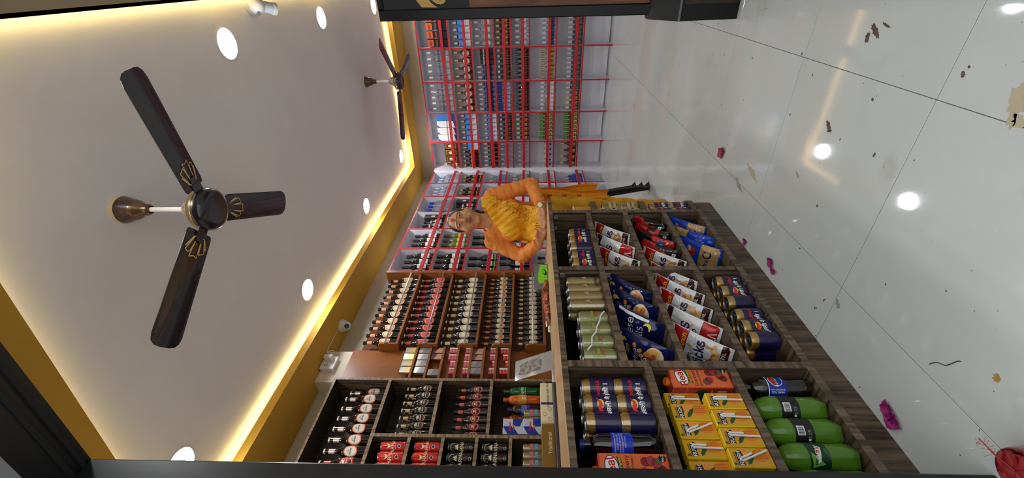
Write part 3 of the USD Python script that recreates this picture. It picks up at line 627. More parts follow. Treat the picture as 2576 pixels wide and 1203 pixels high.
for k, n, z, lab in (('be1', 11, RACK_Z[0], 'top beer rack box'), ('be2', 11, RACK_Z[1], 'second beer rack box'), ('be3', 11, RACK_Z[2], 'third beer rack box'),
                     ('be4', 14, RACK_Z[3], 'fourth beer rack box'), ('be5', 15, RACK_Z[4], 'lowest beer rack box')):
    a, b = RYb - 0.012 - K[k].r - .003, RYa + K[k].r + .004
    for i in range(n):
        y = a + (b - a) * i / (n - 1)
        K[k].put((RX1 - K[k].r - 0.016, y, z), PI / 2 + jit(.15) - .25, f"{K[k].look}, {ORD[i]} from the woman, {lab}", 'beer bottles lined up in the beer rack')
for i in range(13):
    K['be5'].put((RX1 - .045, RYb - .05 - i * .065, 0.57), PI / 2 + jit(.15), f"dark beer bottle under the rack, {ORD[i]} from the woman, mostly hidden by the counter", 'beer bottles under the beer rack')
# cabinet: beer bottles and cans
RINGW = M('ring_print', (226, 220, 206), rough=.4)
mtn = Polygon([(-.014, .0), (-.004, .016), (.0, .010), (.006, .020), (.016, .0)])
kind('ar1', 'beer_bottle', 'bottle', 'large beer bottle with white and red label', .038, beer(.0365, .285, SILVERN, M('rose_label', (222, 120, 92), rough=.35), text='ARNA', text_c=BLACKP, extra=[(ell(0, 0, .030, .036), M('white_label', (232, 222, 206), rough=.35)), (affinity.translate(mtn, 0, .010), BLACKP)]))
kind('ar2', 'beer_bottle', 'bottle', 'large beer bottle with solid red label', .038, beer(.0365, .285, M('rose_foil', (214, 120, 108), rough=.25, metal=.4), M('arna_red', (190, 44, 38), rough=.35), text='ARNA', text_c=CREAMP, ring=CREAMP, extra=[(affinity.translate(mtn, 0, .012), WHITEP), (ell(0, -.022, .009, .009), BLACKP)]))
kind('ar3', 'beer_bottle', 'bottle', 'small beer bottle with black round label', .030, beer(.0285, .232, M('gold_foil', (206, 176, 130), rough=.3, metal=.4), BLACKP, text='ARNA', text_c=CREAMP, ring=CREAMP, extra=[(affinity.translate(affinity.scale(mtn, .8, .8), 0, .010), CREAMP), (ell(.0, -.018, .007, .007).difference(ell(0, -.018, .004, .004)), REDC)]))
kind('ar4', 'beer_bottle', 'bottle', 'small beer bottle with dark red round label', .030, beer(.0285, .232, M('pink_foil', (214, 110, 92), rough=.3, metal=.3), M('maroon_label', (152, 36, 34), rough=.35), text='ARNA', text_c=CREAMP, ring=CREAMP, extra=[(ell(0, .012, .008, .006), CREAMP), (ell(0, -.016, .008, .007), BLACKP)], cap=BLACKC))
yb = CYb - 0.019
for i in range(8):
    y = yb - .046 - i * .0765
    k = 'ar2' if i == 7 else 'ar1'
    lab = 'large beer bottle with solid red label, cabinet top shelf, beside the door post' if i == 7 else f"{K[k].look}, {ORD[i]} from the cigarette rack, cabinet top shelf"
    K[k].put((CX1 - (.095 if i == 0 else .062), y, R_Z[0]), PI / 2 - .35 + jit(.08), lab, 'beer bottles in the wall cabinet')
for row, k, zz in ((1, 'ar3', R_Z[1]), (2, 'ar4', R_Z[2])):
    for i in range(7):
        y = yb - .040 - i * .0585 - (0.006 if row == 2 else 0)
        K[k].put((CX1 - .050, y, zz), PI / 2 - .30 + jit(.12), f"{K[k].look}, {ORD[i]} from the cigarette rack, cabinet {ORD[row]} shelf", 'beer bottles in the wall cabinet')
    for i in range(6):
        y = yb - .070 - i * .0585
        K[k].put((CX1 - .112, y, zz), PI / 2 + jit(.2), f"{K[k].look[6:]}, back line, {ORD[i]} from cigarette rack, cabinet {ORD[row]} shelf", 'beer bottles in the wall cabinet')
def can(R, H, body, text=None, text_c=None, marks=(), th=.02, tz=None, lid=None):
    def build(t):
        obj('body', lathe([(0, .002), (R * .74, 0), (R * .80, .003), (R, .012), (R, H - .014), (R * .82, H - .002)], 24), body, t, smooth=40)
        obj('lid', lathe([(R * .82, H - .002), (R * .83, H), (R * .78, H), (R * .76, H - .004), (0, H - .004)], 24), M('can_lid', (200, 202, 206), rough=.25, metal=.9), t, smooth=40)
        obj('rim', lathe([(R * .80, .0035), (R * .74, .0), (R * .70, .003)], 24), M('can_lid', (200, 202, 206)), t, smooth=40)
        for nm, shp, mm, lv in marks: obj(nm, decal(shp, on_cyl(R, .0004 * lv), .01), mm, t)
        if text: obj('lettering', decal(txt(text, th, True, 0, tz or H * .5), on_cyl(R, .0012), .01), text_c, t)
    return build
bull = Polygon([(-.016, .010), (-.006, .003), (.006, .003), (.016, .010), (.010, -.004), (.004, -.014), (-.004, -.014), (-.010, -.004)])
CANRED = M('can_red', (206, 46, 40), rough=.22, metal=.35, coat=.6)
CANBLK = M('can_black', (20, 20, 22), rough=.22, metal=.2, coat=.6)
kind('cr1', 'beer_can', 'can', 'tall red beer can', .034, can(.0325, .166, CANRED, 'ARNA', CREAMP, [('emblem', affinity.translate(bull, 0, .113), CREAMP, 1), ('line', rect(-.02, .02, .068, .0695), CREAMP, 1), ('seal', ell(0, .045, .011, .011), WHITEP, 1), ('seal', ell(0, .045, .008, .008), NAVYP, 2)], .021, .086))
kind('cb1', 'beer_can', 'can', 'tall black beer can', .034, can(.0325, .166, CANBLK, 'ARNA', CREAMP, [('emblem', affinity.translate(affinity.scale(mtn, 1.2, 1.2), 0, .104), CREAMP, 1), ('seal', ell(0, .052, .010, .010).difference(ell(0, .052, .007, .007)), REDC, 1), ('seal', ell(0, .024, .009, .009).difference(ell(0, .024, .007, .007)), CREAMP, 1), ('arc', ell(0, .125, .026, .026).difference(ell(0, .125, .023, .023)).intersection(rect(-.03, .03, .122, .16)), CREAMP, 1)], .021, .080))
for s, (k, z) in enumerate((('cr1', L_Z[0]), ('cr1', L_Z[1]), ('cb1', L_Z[2]), ('cb1', L_Z[3]))):
    for i in range(4):
        K[k].put((CX1 - .045, CYm - .011 - .040 - i * .0685, z), PI / 2 - .45 + jit(.12), f"{K[k].look}, {ORD[i]} from the partition, {ORD[s]} can shelf of the cabinet", 'tall beer cans in the wall cabinet')

# ================================================================ soft drinks, packs and snacks
def pet(R, H, liquid, cap, lab, lz, prints=(), lobes=0, dome=.865):
    """plastic drink bottle with a domed shoulder; lobes: feet round the base"""
    rn = .0135; hs = H * .66; hd = H * dome
    prof = [(0, .004), (R * .55, 0), (R * .92, .008), (R, .03), (R * .97, H * .16), (R * .93, H * .30), (R * .97, H * .40), (R, H * .44), (R, hs)]
    for k in range(1, 8):
        a = k / 7 * PI / 2; prof.append((rn + (R - rn) * math.cos(a), hs + (hd - hs) * math.sin(a)))
    prof += [(rn, H - .018), (.016, H - .018), (.016, H - .015), (rn, H - .015), (rn, H - .004), (0, H - .004)]
    def build(t):
        m = lathe(prof, 30)
        if lobes:
            v = m.vertices.copy(); a = np.arctan2(v[:, 1], v[:, 0]); w = np.clip(1 - v[:, 2] / (H * .24), 0, 1)
            s = 1 - .20 * w * (0.5 - 0.5 * np.cos(lobes * a)); v[:, :2] *= s[:, None]; m = trimesh.Trimesh(v, m.faces, process=False)
        obj('bottle_body', m, liquid, t, smooth=50)
        obj('cap', lathe([(0, H - .017), (.0155, H - .017), (.0158, H - .003), (.0145, H), (0, H)], 20), cap, t, smooth=40)
        lb = obj('label', patch(R, H * lz[0], H * lz[1], PI, 24, .0006), lab, t, smooth=True)
        for nm, shp, mm, lv in prints: obj(nm, decal(shp, on_cyl(R, .0006 + .0004 * lv, H * (lz[0] + lz[1]) / 2), .008), mm, lb)
    return build
COLA = M('cola', (12, 7, 6), rough=.08, coat=1.0)
DEWL = mat('dew_liquid', (104, 158, 44), rough=.12, trans=.35, ior=1.38, coat=.6)
SPRITEL = M('sprite_green', (12, 86, 46), rough=.08, coat=1.0)
FANTAL = M('fanta_orange', (214, 96, 16), rough=.08, coat=1.0)
PEPB = M('pepsi_blue', (14, 48, 160), rough=.4)
half_disc = lambda s: ell(0, 0, .020, .020).intersection(rect(-.03, .03, .004, .03) if s > 0 else rect(-.03, .03, -.03, -.004))
kind('pe', 'cola_bottle', 'bottle', 'dark cola bottle with blue label', .033, pet(.0335, .226, COLA, M('pepsi_cap', (18, 34, 120), rough=.35), PEPB, (.40, .66), [('emblem', ell(0, 0, .022, .022), WHITEP, 1), ('emblem', half_disc(1), REDC, 2), ('emblem', half_disc(-1), PEPB, 2), ('lettering', txt('PEPSI', .0085, True, 0, 0), BLACKP, 3), ('lettering', txt('MORE FIZZ', .0055, True, -.040, 0, PI / 2), WHITEP, 1), ('lettering', txt('REFRESHING TASTE', .0035, True, -.032, 0, PI / 2), WHITEP, 1), ('stripe', rect(-.1, .1, .026, .029), WHITEP, 1)], 5))
bars = unary_union([rect(x, x + w, -.008, .008) for x, w in [(-.011, .0012), (-.0085, .0006), (-.007, .0016), (-.004, .0007), (-.0025, .0012), (.0, .0006), (.0015, .0018), (.0045, .0007), (.006, .0014), (.009, .0008)]])
bar_at = lambda x, y: ('barcode', affinity.translate(bars, x, y), BLACKP, 2)
kind('p2', 'cola_bottle', 'bottle', 'dark cola bottle with small white print on blue', .033, pet(.0335, .240, COLA, M('pepsi_cap', (18, 34, 120)), M('cobalt_label', (18, 52, 190), rough=.35), (.36, .62), [('lettering', txt(s, .0042, False, .003, .022 - .0075 * i), WHITEP, 1) for i, s in enumerate(('CARBONATED WATER', 'SUGAR COLOUR', 'ACIDITY REGULATOR', 'FLAVOURS CAFFEINE', 'KEEP COOL'))], 5))
DARKLB = M('dew_label', (26, 28, 26), rough=.4)
def dew(front):
    if front:
        return [('panel', Polygon([(-.03, .022), (.012, .022), (-.02, -.012)]), M('dew_green', (110, 180, 60)), 1), ('panel', Polygon([(-.02, .012), (.030, .004), (.026, -.010), (-.012, .0)]), WHITEP, 2), ('panel', Polygon([(-.008, .010), (.028, .004), (.024, -.006)]), REDC, 3), ('lettering', txt('DEW', .012, True, .012, .003, -.15), WHITEP, 4), ('lettering', txt('Mtn', .007, True, -.012, .012, -.15), BLACKP, 4), ('panel', Polygon([(-.01, -.024), (.02, -.014), (.025, -.026)]), GREENP, 1)]
    return [('panel', rect(-.013, .013, -.001, .021), WHITEP, 1), bar_at(0, .010), ('emblem', ell(-.026, -.012, .004, .004), WHITEP, 1), ('lettering', txt('2.25', .008, True, -.010, -.013), M('label_grey', (150, 152, 150)), 1), ('panel', Polygon([(-.06, .024), (-.045, .024), (-.075, -.024), (-.09, -.024)]), M('dew_green', (110, 180, 60)), 1)]
kind('dw', 'soda_bottle', 'bottle', 'bright green soda bottle with barcode side of its black label', .0375, pet(.0392, .230, DEWL, GREENP, DARKLB, (.40, .64), dew(False), 5, .93))
kind('df', 'soda_bottle', 'bottle', 'bright green soda bottle with red and white emblem on its label', .0375, pet(.0392, .230, DEWL, GREENP, M('dew_label_green', (16, 58, 34), rough=.4), (.40, .64), dew(True), 5, .93))
kind('sp', 'soda_bottle', 'bottle', 'dark green lemon soda bottle', .034, pet(.0335, .272, SPRITEL, GREENP, M('sprite_label', (16, 120, 56), rough=.4), (.42, .60), [('lettering', txt('Sprite', .018, True, 0, 0, 0), WHITEP, 1), ('stripe', rect(-.11, .11, -.022, -.018), M('lime_print', (170, 206, 50)), 1)], 5))
kind('fa', 'soda_bottle', 'bottle', 'orange soda bottle with orange cap', .034, pet(.0335, .272, FANTAL, M('orange_cap', (236, 120, 20), rough=.4), M('fanta_label', (240, 150, 20), rough=.4), (.40, .62), [('emblem', ell(.006, -.01, .014, .012), WHITEP, 1), ('lettering', txt('Fanta', .009, True, .006, -.01), NAVYP, 2)], 5))
K['pe'].put((FX - .048, .944, .116), PI / 2 + .15, 'dark cola bottle with blue round emblem label on the bottom shelf of the counter', 'drink bottles in the counter')
for k, y, lab in (('dw', .866, 'bright green soda bottle with barcode, next to the cola on the bottom shelf'), ('dw', .787, 'bright green soda bottle with barcode, between two others on the bottom shelf'), ('df', .708, 'bright green soda bottle showing red and white emblem, bottom shelf near the door post'), ('dw', .629, 'bright green soda bottle nearest the door post, mostly hidden on the bottom shelf')):
    K[k].put((FX - .050, y, .116), PI / 2 - .45, lab, 'drink bottles in the counter')
K['p2'].put((FX - .052, .738, .654), PI / 2 - .35, 'dark cola bottle with bright blue label, beside the energy drink packs in the counter', 'drink bottles in the counter')
K['sp'].put((CX1 - .06, 1.953, .953), PI / 2 - .4, 'dark green lemon soda bottle in the lowest open bay of the wall cabinet', 'drink bottles in the cabinet')
K['fa'].put((CX1 - .05, 1.878, .953), PI / 2 - .4, 'orange soda bottle with orange cap in the wall cabinet', 'drink bottles in the cabinet')
K['fa'].put((CX1 - .145, 1.790, .953), PI / 2, 'orange soda bottle at the back of the wall cabinet, half in shadow', 'drink bottles in the cabinet')
K['p2'].put((CX1 - .055, 1.802, .953), PI / 2 - .4, 'dark cola bottle with blue cap in the wall cabinet', 'drink bottles in the cabinet')
K['sp'].put((CX1 - .135, 1.712, .953), PI / 2, 'dark green soda bottle behind the gold can pack in the wall cabinet', 'drink bottles in the cabinet')

# ---------------------------------------------------------------- shrink-wrapped packs of cans
GOLDCAN = M('gold_can', (212, 164, 62), rough=.24, metal=.55, coat=.5)
NAVYS = M('navy_sleeve', (24, 20, 66), rough=.3, coat=.4)
FILM = usdkit.material(stage, '/World/Looks/clear_film', {"t": ("transparent_bsdf", {"color": (0.93, 0.93, 0.92)}), "g": ("glossy_bsdf", {"roughness": 0.12, "color": (1, 1, 1)}), "x": ("mix_closure", {"fac": 0.09})}, [("t.BSDF", "x.closure1"), ("g.BSDF", "x.closure2")], surface="x.closure")
def pack_outline(nx, ny, R, grow, dip):
    c = unary_union([Point(((i - (nx - 1) / 2) * 2 * R, (j - (ny - 1) / 2) * 2 * R)).buffer(R, 20) for i in range(nx) for j in range(ny)])
    return Polygon(c.buffer(dip).buffer(-dip + grow).exterior)
def shell(poly, z0, z1, th=.0006):
    return extrude(poly.buffer(th).difference(poly), z1 - z0, z0)
def front_of(poly):
    cs = np.array(poly.exterior.coords); x = np.linspace(poly.bounds[0] + .002, poly.bounds[2] - .002, 160); ys = []
    for a in x:
        g = poly.intersection(LineString([(a, -1), (a, 1)])); ys.append(g.bounds[1])
    return lambda q: np.interp(q, x, ys)
def can_pack(nx, ny, R, H, canm, sleeve=None, prints=(), film=True, z0=.022, z1=None, lid=True, extra=None):
    def build(t):
        body = lathe([(0, .002), (R * .76, 0), (R * .82, .003), (R - .0005, .011), (R - .0005, H - .013), (R * .84, H - .003)], 22)
        lidm = lathe([(R * .84, H - .003), (R * .84, H), (R * .79, H), (R * .77, H - .004), (0, H - .0035)], 22)
        for i in range(nx):
            for j in range(ny):
                x, y = (i - (nx - 1) / 2) * 2 * R, (j - (ny - 1) / 2) * 2 * R
                cn = obj('can', move(body, x, y), canm, t, smooth=40)
                obj('lid', move(lidm, x, y), M('can_lid', (200, 202, 206)), cn, smooth=40)
                if j == 0: obj('tab', move(box(-.006, .006, -.010, .010, H - .0035, H - .0015, .0008), x, y), M('can_lid', (200, 202, 206)), cn)
        if film: obj('film', shell(pack_outline(nx, ny, R, .0012, .022), .004, H - .004), FILM, t, smooth=40)
        if sleeve:
            o = pack_outline(nx, ny, R, .0022, .020); e = z1 or H - .030
            sl = obj('sleeve', shell(o, z0, e), sleeve, t, smooth=40)
            fy = front_of(o.buffer(.0006))
            for nm, shp, mm, lv in prints:
                obj(nm, decal(shp, lambda x, z, lv=lv: np.stack([x, fy(x) - .0005 - .0004 * lv, z], 1), .006), mm, sl)
        if extra: extra(t)
    return build
bull2 = unary_union([Polygon([(-.034, -.004), (-.026, .006), (-.010, .009), (.004, .004), (.014, .008), (.016, .001), (.012, -.004), (.004, -.006), (-.004, -.012), (-.008, -.006), (-.022, -.006), (-.026, -.012), (-.030, -.008)]), LineString([(.012, .006), (.022, .011)]).buffer(.0015), LineString([(-.030, .0), (-.040, .004)]).buffer(.0012)])
RB_PRINT = [('lettering', deva(.014, .0, .031), WHITEP, 1), ('emblem', ell(-.018, .055, .014, .011), M('sun_yellow', (242, 206, 60), rough=.4), 1), ('emblem', affinity.translate(affinity.scale(bull2, .8, .9), -.018, .056), M('bull_red', (222, 48, 50), rough=.4), 2), ('lettering', txt('RedBull', .0120, True, .040, .056), M('bull_red', (206, 40, 44)), 1)]
kind('r6', 'energy_drink_pack', 'drink pack', 'gold energy drink six-pack in navy sleeve', .1, can_pack(3, 2, .0325, .106, GOLDCAN, NAVYS, RB_PRINT, z0=.004, z1=.080))
kind('r4', 'energy_drink_pack', 'drink pack', 'navy sleeved four-pack', .07, can_pack(2, 2, .0325, .106, GOLDCAN, NAVYS, [(a, affinity.translate(b, .0) if not isinstance(b, tuple) else (b[0] * (.62, 1) - (.0, 0), b[1]), c, d) for a, b, c, d in RB_PRINT], z0=.004, z1=.080))
kind('g4', 'can_pack', 'drink pack', 'gold can four-pack in clear film', .07, can_pack(2, 2, .0325, .106, M('pale_gold_can', (206, 172, 92), rough=.26, metal=.5, coat=.5), M('film_print', (196, 176, 120), rough=.3), [('emblem', ell(-.03, .05, .010, .010), NAVYP, 1), ('lettering', txt('RedBull', .010, True, .03, .05), NAVYP, 1)], z0=.030, z1=.070))
PG = 'packs of energy drink cans in the counter'
K['r6'].put((FX - .078, 1.840, .726), PI / 2, 'gold energy drink six-pack in navy sleeve, top shelf, farther from the entrance', PG)
K['r6'].put((FX - .078, 1.640, .726), PI / 2, 'gold energy drink six-pack in navy sleeve, top shelf, beside the middle divider', PG)
K['r6'].put((FX - .085, .876, .654), PI / 2, 'lower six-pack of the stacked pair next to the cola bottle', PG)
K['r6'].put((FX - .087, .876, .7602), PI / 2 + .01, 'upper six-pack of the stacked pair next to the cola bottle', PG)
K['r6'].put((FX - .082, 1.436, .116), PI / 2 - .02, 'gold energy drink six-pack, bottom shelf under the corn snacks, by the far divider', PG)
K['r6'].put((FX - .082, 1.225, .116), PI / 2 + .02, 'gold energy drink six-pack, bottom shelf under the corn snacks, nearer the entrance', PG)
K['r6'].put((FX - .220, 1.41, .116), PI / 2, 'shadowed six-pack at the back of the bottom shelf, by the far divider', PG)
K['r6'].put((FX - .220, 1.20, .116), PI / 2, 'shadowed six-pack at the back of the bottom shelf, nearer the entrance', PG)
K['g4'].put((FX - .085, 2.176, .402), PI / 2, 'lower gold four-pack on the rounded end shelf', 'packs on the rounded end shelves')
K['g4'].put((FX - .085, 2.176, .508), PI / 2, 'upper gold four-pack on the rounded end shelf', 'packs on the rounded end shelves')
K['r4'].put((FX - .085, 2.176, .128), PI / 2, 'lower navy four-pack on the lowest rounded end shelf', 'packs on the rounded end shelves')
K['r4'].put((FX - .085, 2.176, .234), PI / 2, 'upper navy four-pack on the lowest rounded end shelf', 'packs on the rounded end shelves')
tb = thing('snack_carton', 'small orange carton with cream rim on the upper rounded end shelf', 'box', (FX - .07, 2.165, .680), PI / 2)
obj('box_body', box(-.045, .045, -.03, .03, 0, .100, .001), M('amber_print', (214, 150, 40), rough=.45), tb)
obj('rim', box(-.048, .048, -.033, .033, .096, .104, .001), CREAMP, tb)
# beer cans under clear wrap on the top shelf
SLIM = M('slim_gold_can', (188, 164, 102), rough=.3, metal=.45, coat=.4)
def leopard(t):
    for i in range(4):
        x = (i - 1.5) * .0516
        obj('print', decal(Polygon([(-.012, .0), (.0, .028), (.014, .002), (.004, .008)]), lambda a, b, x=x: on_cyl(.0258, .0022, .058)(a, b) + (x, -.0258, 0), .008), M('faded_rose', (196, 140, 110), rough=.4), t)
    obj('lettering', decal(txt('LEOPARD', .012, True, .052, .022), lambda a, b: np.stack([a, np.full_like(a, -.0548), b], 1)), BLACKP, t)
cp = thing('can_pack', 'pack of gold beer cans in clear film on the top shelf of the counter', 'drink pack', (FX - .072, 1.425, .726), PI / 2)
can_pack(4, 2, .0258, .146, SLIM, extra=leopard)(cp)
LIME = M('lime_can', (172, 174, 104), rough=.3, metal=.25, coat=.4)
def string(t):
    p = [(.095 - .03 * k + .006 * math.sin(k * 2.1), -.0685, .105 - .012 * k - .006 * (k % 2)) for k in range(8)]
    obj('string', tube([(-x, y, z) for x, y, z in p], .0032, 6), M('white_string', (232, 232, 226), rough=.8), t)
    for i in range(4):
        x = (i - 1.5) * .066
        obj('print', decal(unary_union([rect(-.022, .022, .045, .085).difference(rect(-.020, .020, .047, .083)), rect(-.016, .016, .060, .072)]), lambda a, b, x=x: on_cyl(.033, .0022)(a, b) + (x, -.033, 0), .008), M('olive_print', (140, 150, 60), rough=.4), t)
        obj('print', decal(rect(-.012, .012, .046, .056), lambda a, b, x=x: on_cyl(.033, .0026)(a, b) + (x, -.033, 0), .008), M('brick_print', (168, 84, 56), rough=.4), t)
cp = thing('can_pack', 'pack of pale lime cans tied with white string on the top shelf', 'drink pack', (FX - .085, 1.172, .726), PI / 2)
can_pack(4, 2, .033, .118, LIME, extra=string)(cp)
# gold packs and energy drink cartons in the wall cabinet
ANCH = M('bar_pink', (206, 120, 130), rough=.4); ANCB = M('bar_blue', (110, 170, 206), rough=.4)
def bars_extra(nx):
    def f(t):
        for i in range(nx):
            x = (i - (nx - 1) / 2) * .052
            obj('print', decal(rect(-.016, .016, .062, .088), lambda a, b, x=x: on_cyl(.026, .0022)(a, b) + (x, -.026, 0), .008), ANCH, t)
            obj('print', decal(rect(-.016, .016, .034, .056), lambda a, b, x=x: on_cyl(.026, .0022)(a, b) + (x, -.026, 0), .008), ANCB, t)
    return f
cp = thing('can_pack', 'pair of gold cans in film beside the cola in the wall cabinet', 'drink pack', (CX1 - .070, 1.745, .953), PI / 2 - .2)
can_pack(2, 2, .026, .128, SLIM, extra=bars_extra(2))(cp)
cp = thing('can_pack', 'pack of gold cans in film at the near end of the wall cabinet', 'drink pack', (CX1 - .066, 1.470, .956), PI / 2)
can_pack(3, 2, .026, .128, SLIM, extra=bars_extra(3))(cp)
RBW = M('rb_silver', (206, 210, 220), rough=.3); RBB = M('rb_blue', (36, 56, 164), rough=.3)
kind('rc', 'energy_drink_carton', 'box', 'blue and silver energy drink carton', .05, carton(.104, .055, .131, RBW, [('panel', Polygon([(-.052, .0), (.0, .0), (.0, .064), (-.052, .064)]), RBW, 1), ('panel', Polygon([(.0, .131), (-.052, .100), (-.052, .066), (.0, .066)]), RBB, 1), ('panel', Polygon([(.0, .066), (.052, .066), (.052, .0), (.0, .02)]), RBB, 1), ('panel', Polygon([(-.052, .066), (-.052, .03), (.0, .066)]), RBB, 2), ('lettering', txt('RedBull', .013, True, .0, .086, 0), M('bull_red', (206, 40, 44)), 3), ('emblem', ell(-.002, .062, .010, .009), M('sun_yellow', (242, 206, 60)), 3), ('emblem', affinity.translate(affinity.scale(bull2, .55, .55), 0, .062), M('bull_red', (206, 40, 44)), 4)]))
K['rc'].put((CX1 - .040, 1.655, .953), PI / 2 - .1, 'lower blue and silver energy drink carton in the wall cabinet', 'energy drink cartons')
K['rc'].put((CX1 - .042, 1.655, 1.0842), PI / 2 - .08, 'upper blue and silver energy drink carton in the wall cabinet', 'energy drink cartons')

# ---------------------------------------------------------------- juice cartons
JY = M('juice_yellow', (240, 204, 20), rough=.35)
mango = unary_union([ell(.008, -.028, .018, .025, 20, .3)])
grid = unary_union([seam((-.004, -.044 + .007 * k), (.024, -.036 + .007 * k), .0005) for k in range(6)] + [seam((-.002 + .007 * k, -.046), (-.004 + .007 * k, -.006), .0005) for k in range(4)])
def juice(straw):
    def build(t):
        w, d, h = .056, .038, .112
        obj('box_body', box(-w / 2, w / 2, -d / 2, d / 2, 0, h, .002), JY, t)
        f = on_front(-d / 2, 0.0); L = lambda lv: (lambda x, z: f(x, z + h / 2) + (0, -.0004 * lv, 0))
        for nm, shp, mm, lv in [('panel', rect(-.026, .026, -.054, .054), M('mango_amber', (220, 162, 36), rough=.35), 1), ('picture', mango, M('mango_flesh', (232, 132, 30), rough=.4), 2), ('picture', grid.intersection(mango), M('mango_cut', (186, 92, 22), rough=.4), 3), ('picture', ell(.014, .012, .011, .018, 20, -.4), M('mango_skin', (236, 150, 60), rough=.4), 2), ('leaf', Polygon([(-.020, .014), (-.010, .014), (.006, .002), (.012, -.010), (-.004, -.004), (-.016, .006)]), M('leaf_dark', (44, 76, 34), rough=.5), 4), ('emblem', ell(.002, .030, .020, .008, 20, -.2), M('logo_green', (40, 70, 30), rough=.5), 2), ('panel', rect(-.021, .017, .024, .040), BLACKP, 3), ('lettering', txt('RUSH', .0105, True, -.002, .032), WHITEP, 4), ('lettering', txt('FROOTI MANGO', .0035, True, -.004, .044), BLACKP, 3), ('seal', ell(-.018, .050, .0035, .0035), M('veg_green', (20, 90, 40)), 4)]:
            obj(nm, decal(shp, L(lv)), mm, t)
        if straw is not None:
            a, x0 = straw
            m = cat_([tube([(0, 0, -.050), (0, 0, .030), (.004, 0, .036), (.008, 0, .030), (.008, 0, -.006)], .0030, 8)])
            obj('straw', move(m, x0, -d / 2 - .0045, h / 2, ry=a), WHITEP, t)
    return build
kind('j0', 'juice_box', 'box', 'mango juice box without straw', .028, juice(None))
kind('j1', 'juice_box', 'box', 'mango juice box with upright straw', .028, juice((.03, .002)))
kind('j2', 'juice_box', 'box', 'mango juice box with slanting straw', .028, juice((-.38, .0)))
JG = 'mango juice boxes in the counter'
low = [('j1', .862), ('j1', .801), ('j1', .740), ('j2', .679)]
upr = [('j1', .893, .0), ('j0', .832, .004), ('j2', .771, .002), ('j1', .710, .003), ('j0', .649, .006)]
for i, (k, y) in enumerate(low):
    K[k].put((FX - .024, y, .374), PI / 2 + jit(.03), f"yellow mango juice box, lower layer, {ORD[i]} from the red carton", JG)
for i, (k, y, dx) in enumerate(upr):
    K[k].put((FX - .036 - dx - (.03 if i == 0 else 0), y, .4865), PI / 2 + jit(.03), f"yellow mango juice box, upper layer, {ORD[i]} from the red carton", JG)
RJ = M('juice_red', (196, 64, 46), rough=.35)
def big_carton(t):
    w, d, h = .080, .068, .196
    obj('box_body', box(-w / 2, w / 2, -d / 2, d / 2, 0, h, .002), RJ, t)
    obj('cap', move(lathe([(0, 0), (.014, 0), (.014, .016), (.012, .018), (0, .018)], 20), 0, -.004, h - .002, rx=.35), M('orange_cap', (236, 120, 20)), t, smooth=40)
    f = on_front(-d / 2, 0); L = lambda lv: (lambda x, z: f(x, z) + (0, -.0004 * lv, 0))
    for nm, shp, mm, lv in [('panel', rect(-.038, .038, .004, .192), M('juice_orange', (226, 108, 52), rough=.35), 1), ('emblem', ell(0, .160, .034, .020, 28, .12), WHITEP, 2), ('emblem', ell(0, .160, .034, .020, 28, .12).difference(ell(0, .160, .032, .018, 28, .12)), NAVYP, 3), ('lettering', txt('Real', .022, True, -.001, .161, .1), M('logo_red', (190, 30, 36)), 3), ('emblem', Polygon([(-.026, .138), (.030, .144), (.030, .134), (-.022, .127)]), M('logo_green', (40, 70, 30)), 3), ('lettering', txt('Fruit Power', .0075, True, .003, .136, .1), YELLOWP, 4), ('lettering', txt('Cranberry', .0105, False, .0, .116), BLACKP, 2), ('lettering', txt('RICH IN VITAMIN C', .005, True, .0, .102), BLACKP, 2)] + [('picture', ell(.018 * math.cos(k * 2.4) * (1 + .3 * (k % 2)), .052 + .030 * math.sin(k * 1.9), .013, .013), M('cranberry_%d' % (k % 2), ((132, 30, 40), (164, 52, 58))[k % 2], rough=.4), 2 + k % 2) for k in range(9)] + [('leaf', ell(-.018, .086, .010, .004, 16, .6), GREENP, 4), ('leaf', ell(.020, .030, .010, .005, 16, -.5), GREENP, 4), ('seal', ell(.026, .018, .010, .010), BLACKP, 4), ('lettering', txt('No.1', .0065, True, .026, .018), WHITEP, 5)]:
        obj(nm, decal(shp, L(lv)), mm, t)
    sf = on_side(-w / 2, .0)
    for nm, shp, mm, lv in [('panel', rect(-.030, .030, .006, .190), M('juice_brick', (170, 52, 42), rough=.4), 1), ('picture', ell(0, .10, .024, .020), M('logo_green', (40, 70, 30)), 2), ('panel', rect(-.018, .018, .020, .050), M('side_cream', (226, 190, 170), rough=.4), 2), ('lettering', txt('NUTRITION FACTS', .005, True, 0, .150), M('side_pink', (226, 150, 130), rough=.4), 2), ('stripe', rect(-.022, .022, .066, .070), YELLOWP, 2)]:
        obj(nm, decal(shp, lambda y, z, lv=lv: sf(y, z) + (-.0004 * lv, 0, 0)), mm, t)
kind('rl', 'juice_carton', 'carton', 'red cranberry juice carton with orange cap', .045, big_carton)
K['rl'].put((FX - .050, .962, .374), PI / 2 - .06, 'red cranberry juice carton with orange cap standing beside the mango juice boxes', 'juice cartons')
K['rl'].put((FX - .052, .655, .654), PI / 2 - .10, 'red cranberry juice carton beside the cola bottle, partly hidden by the door post', 'juice cartons')

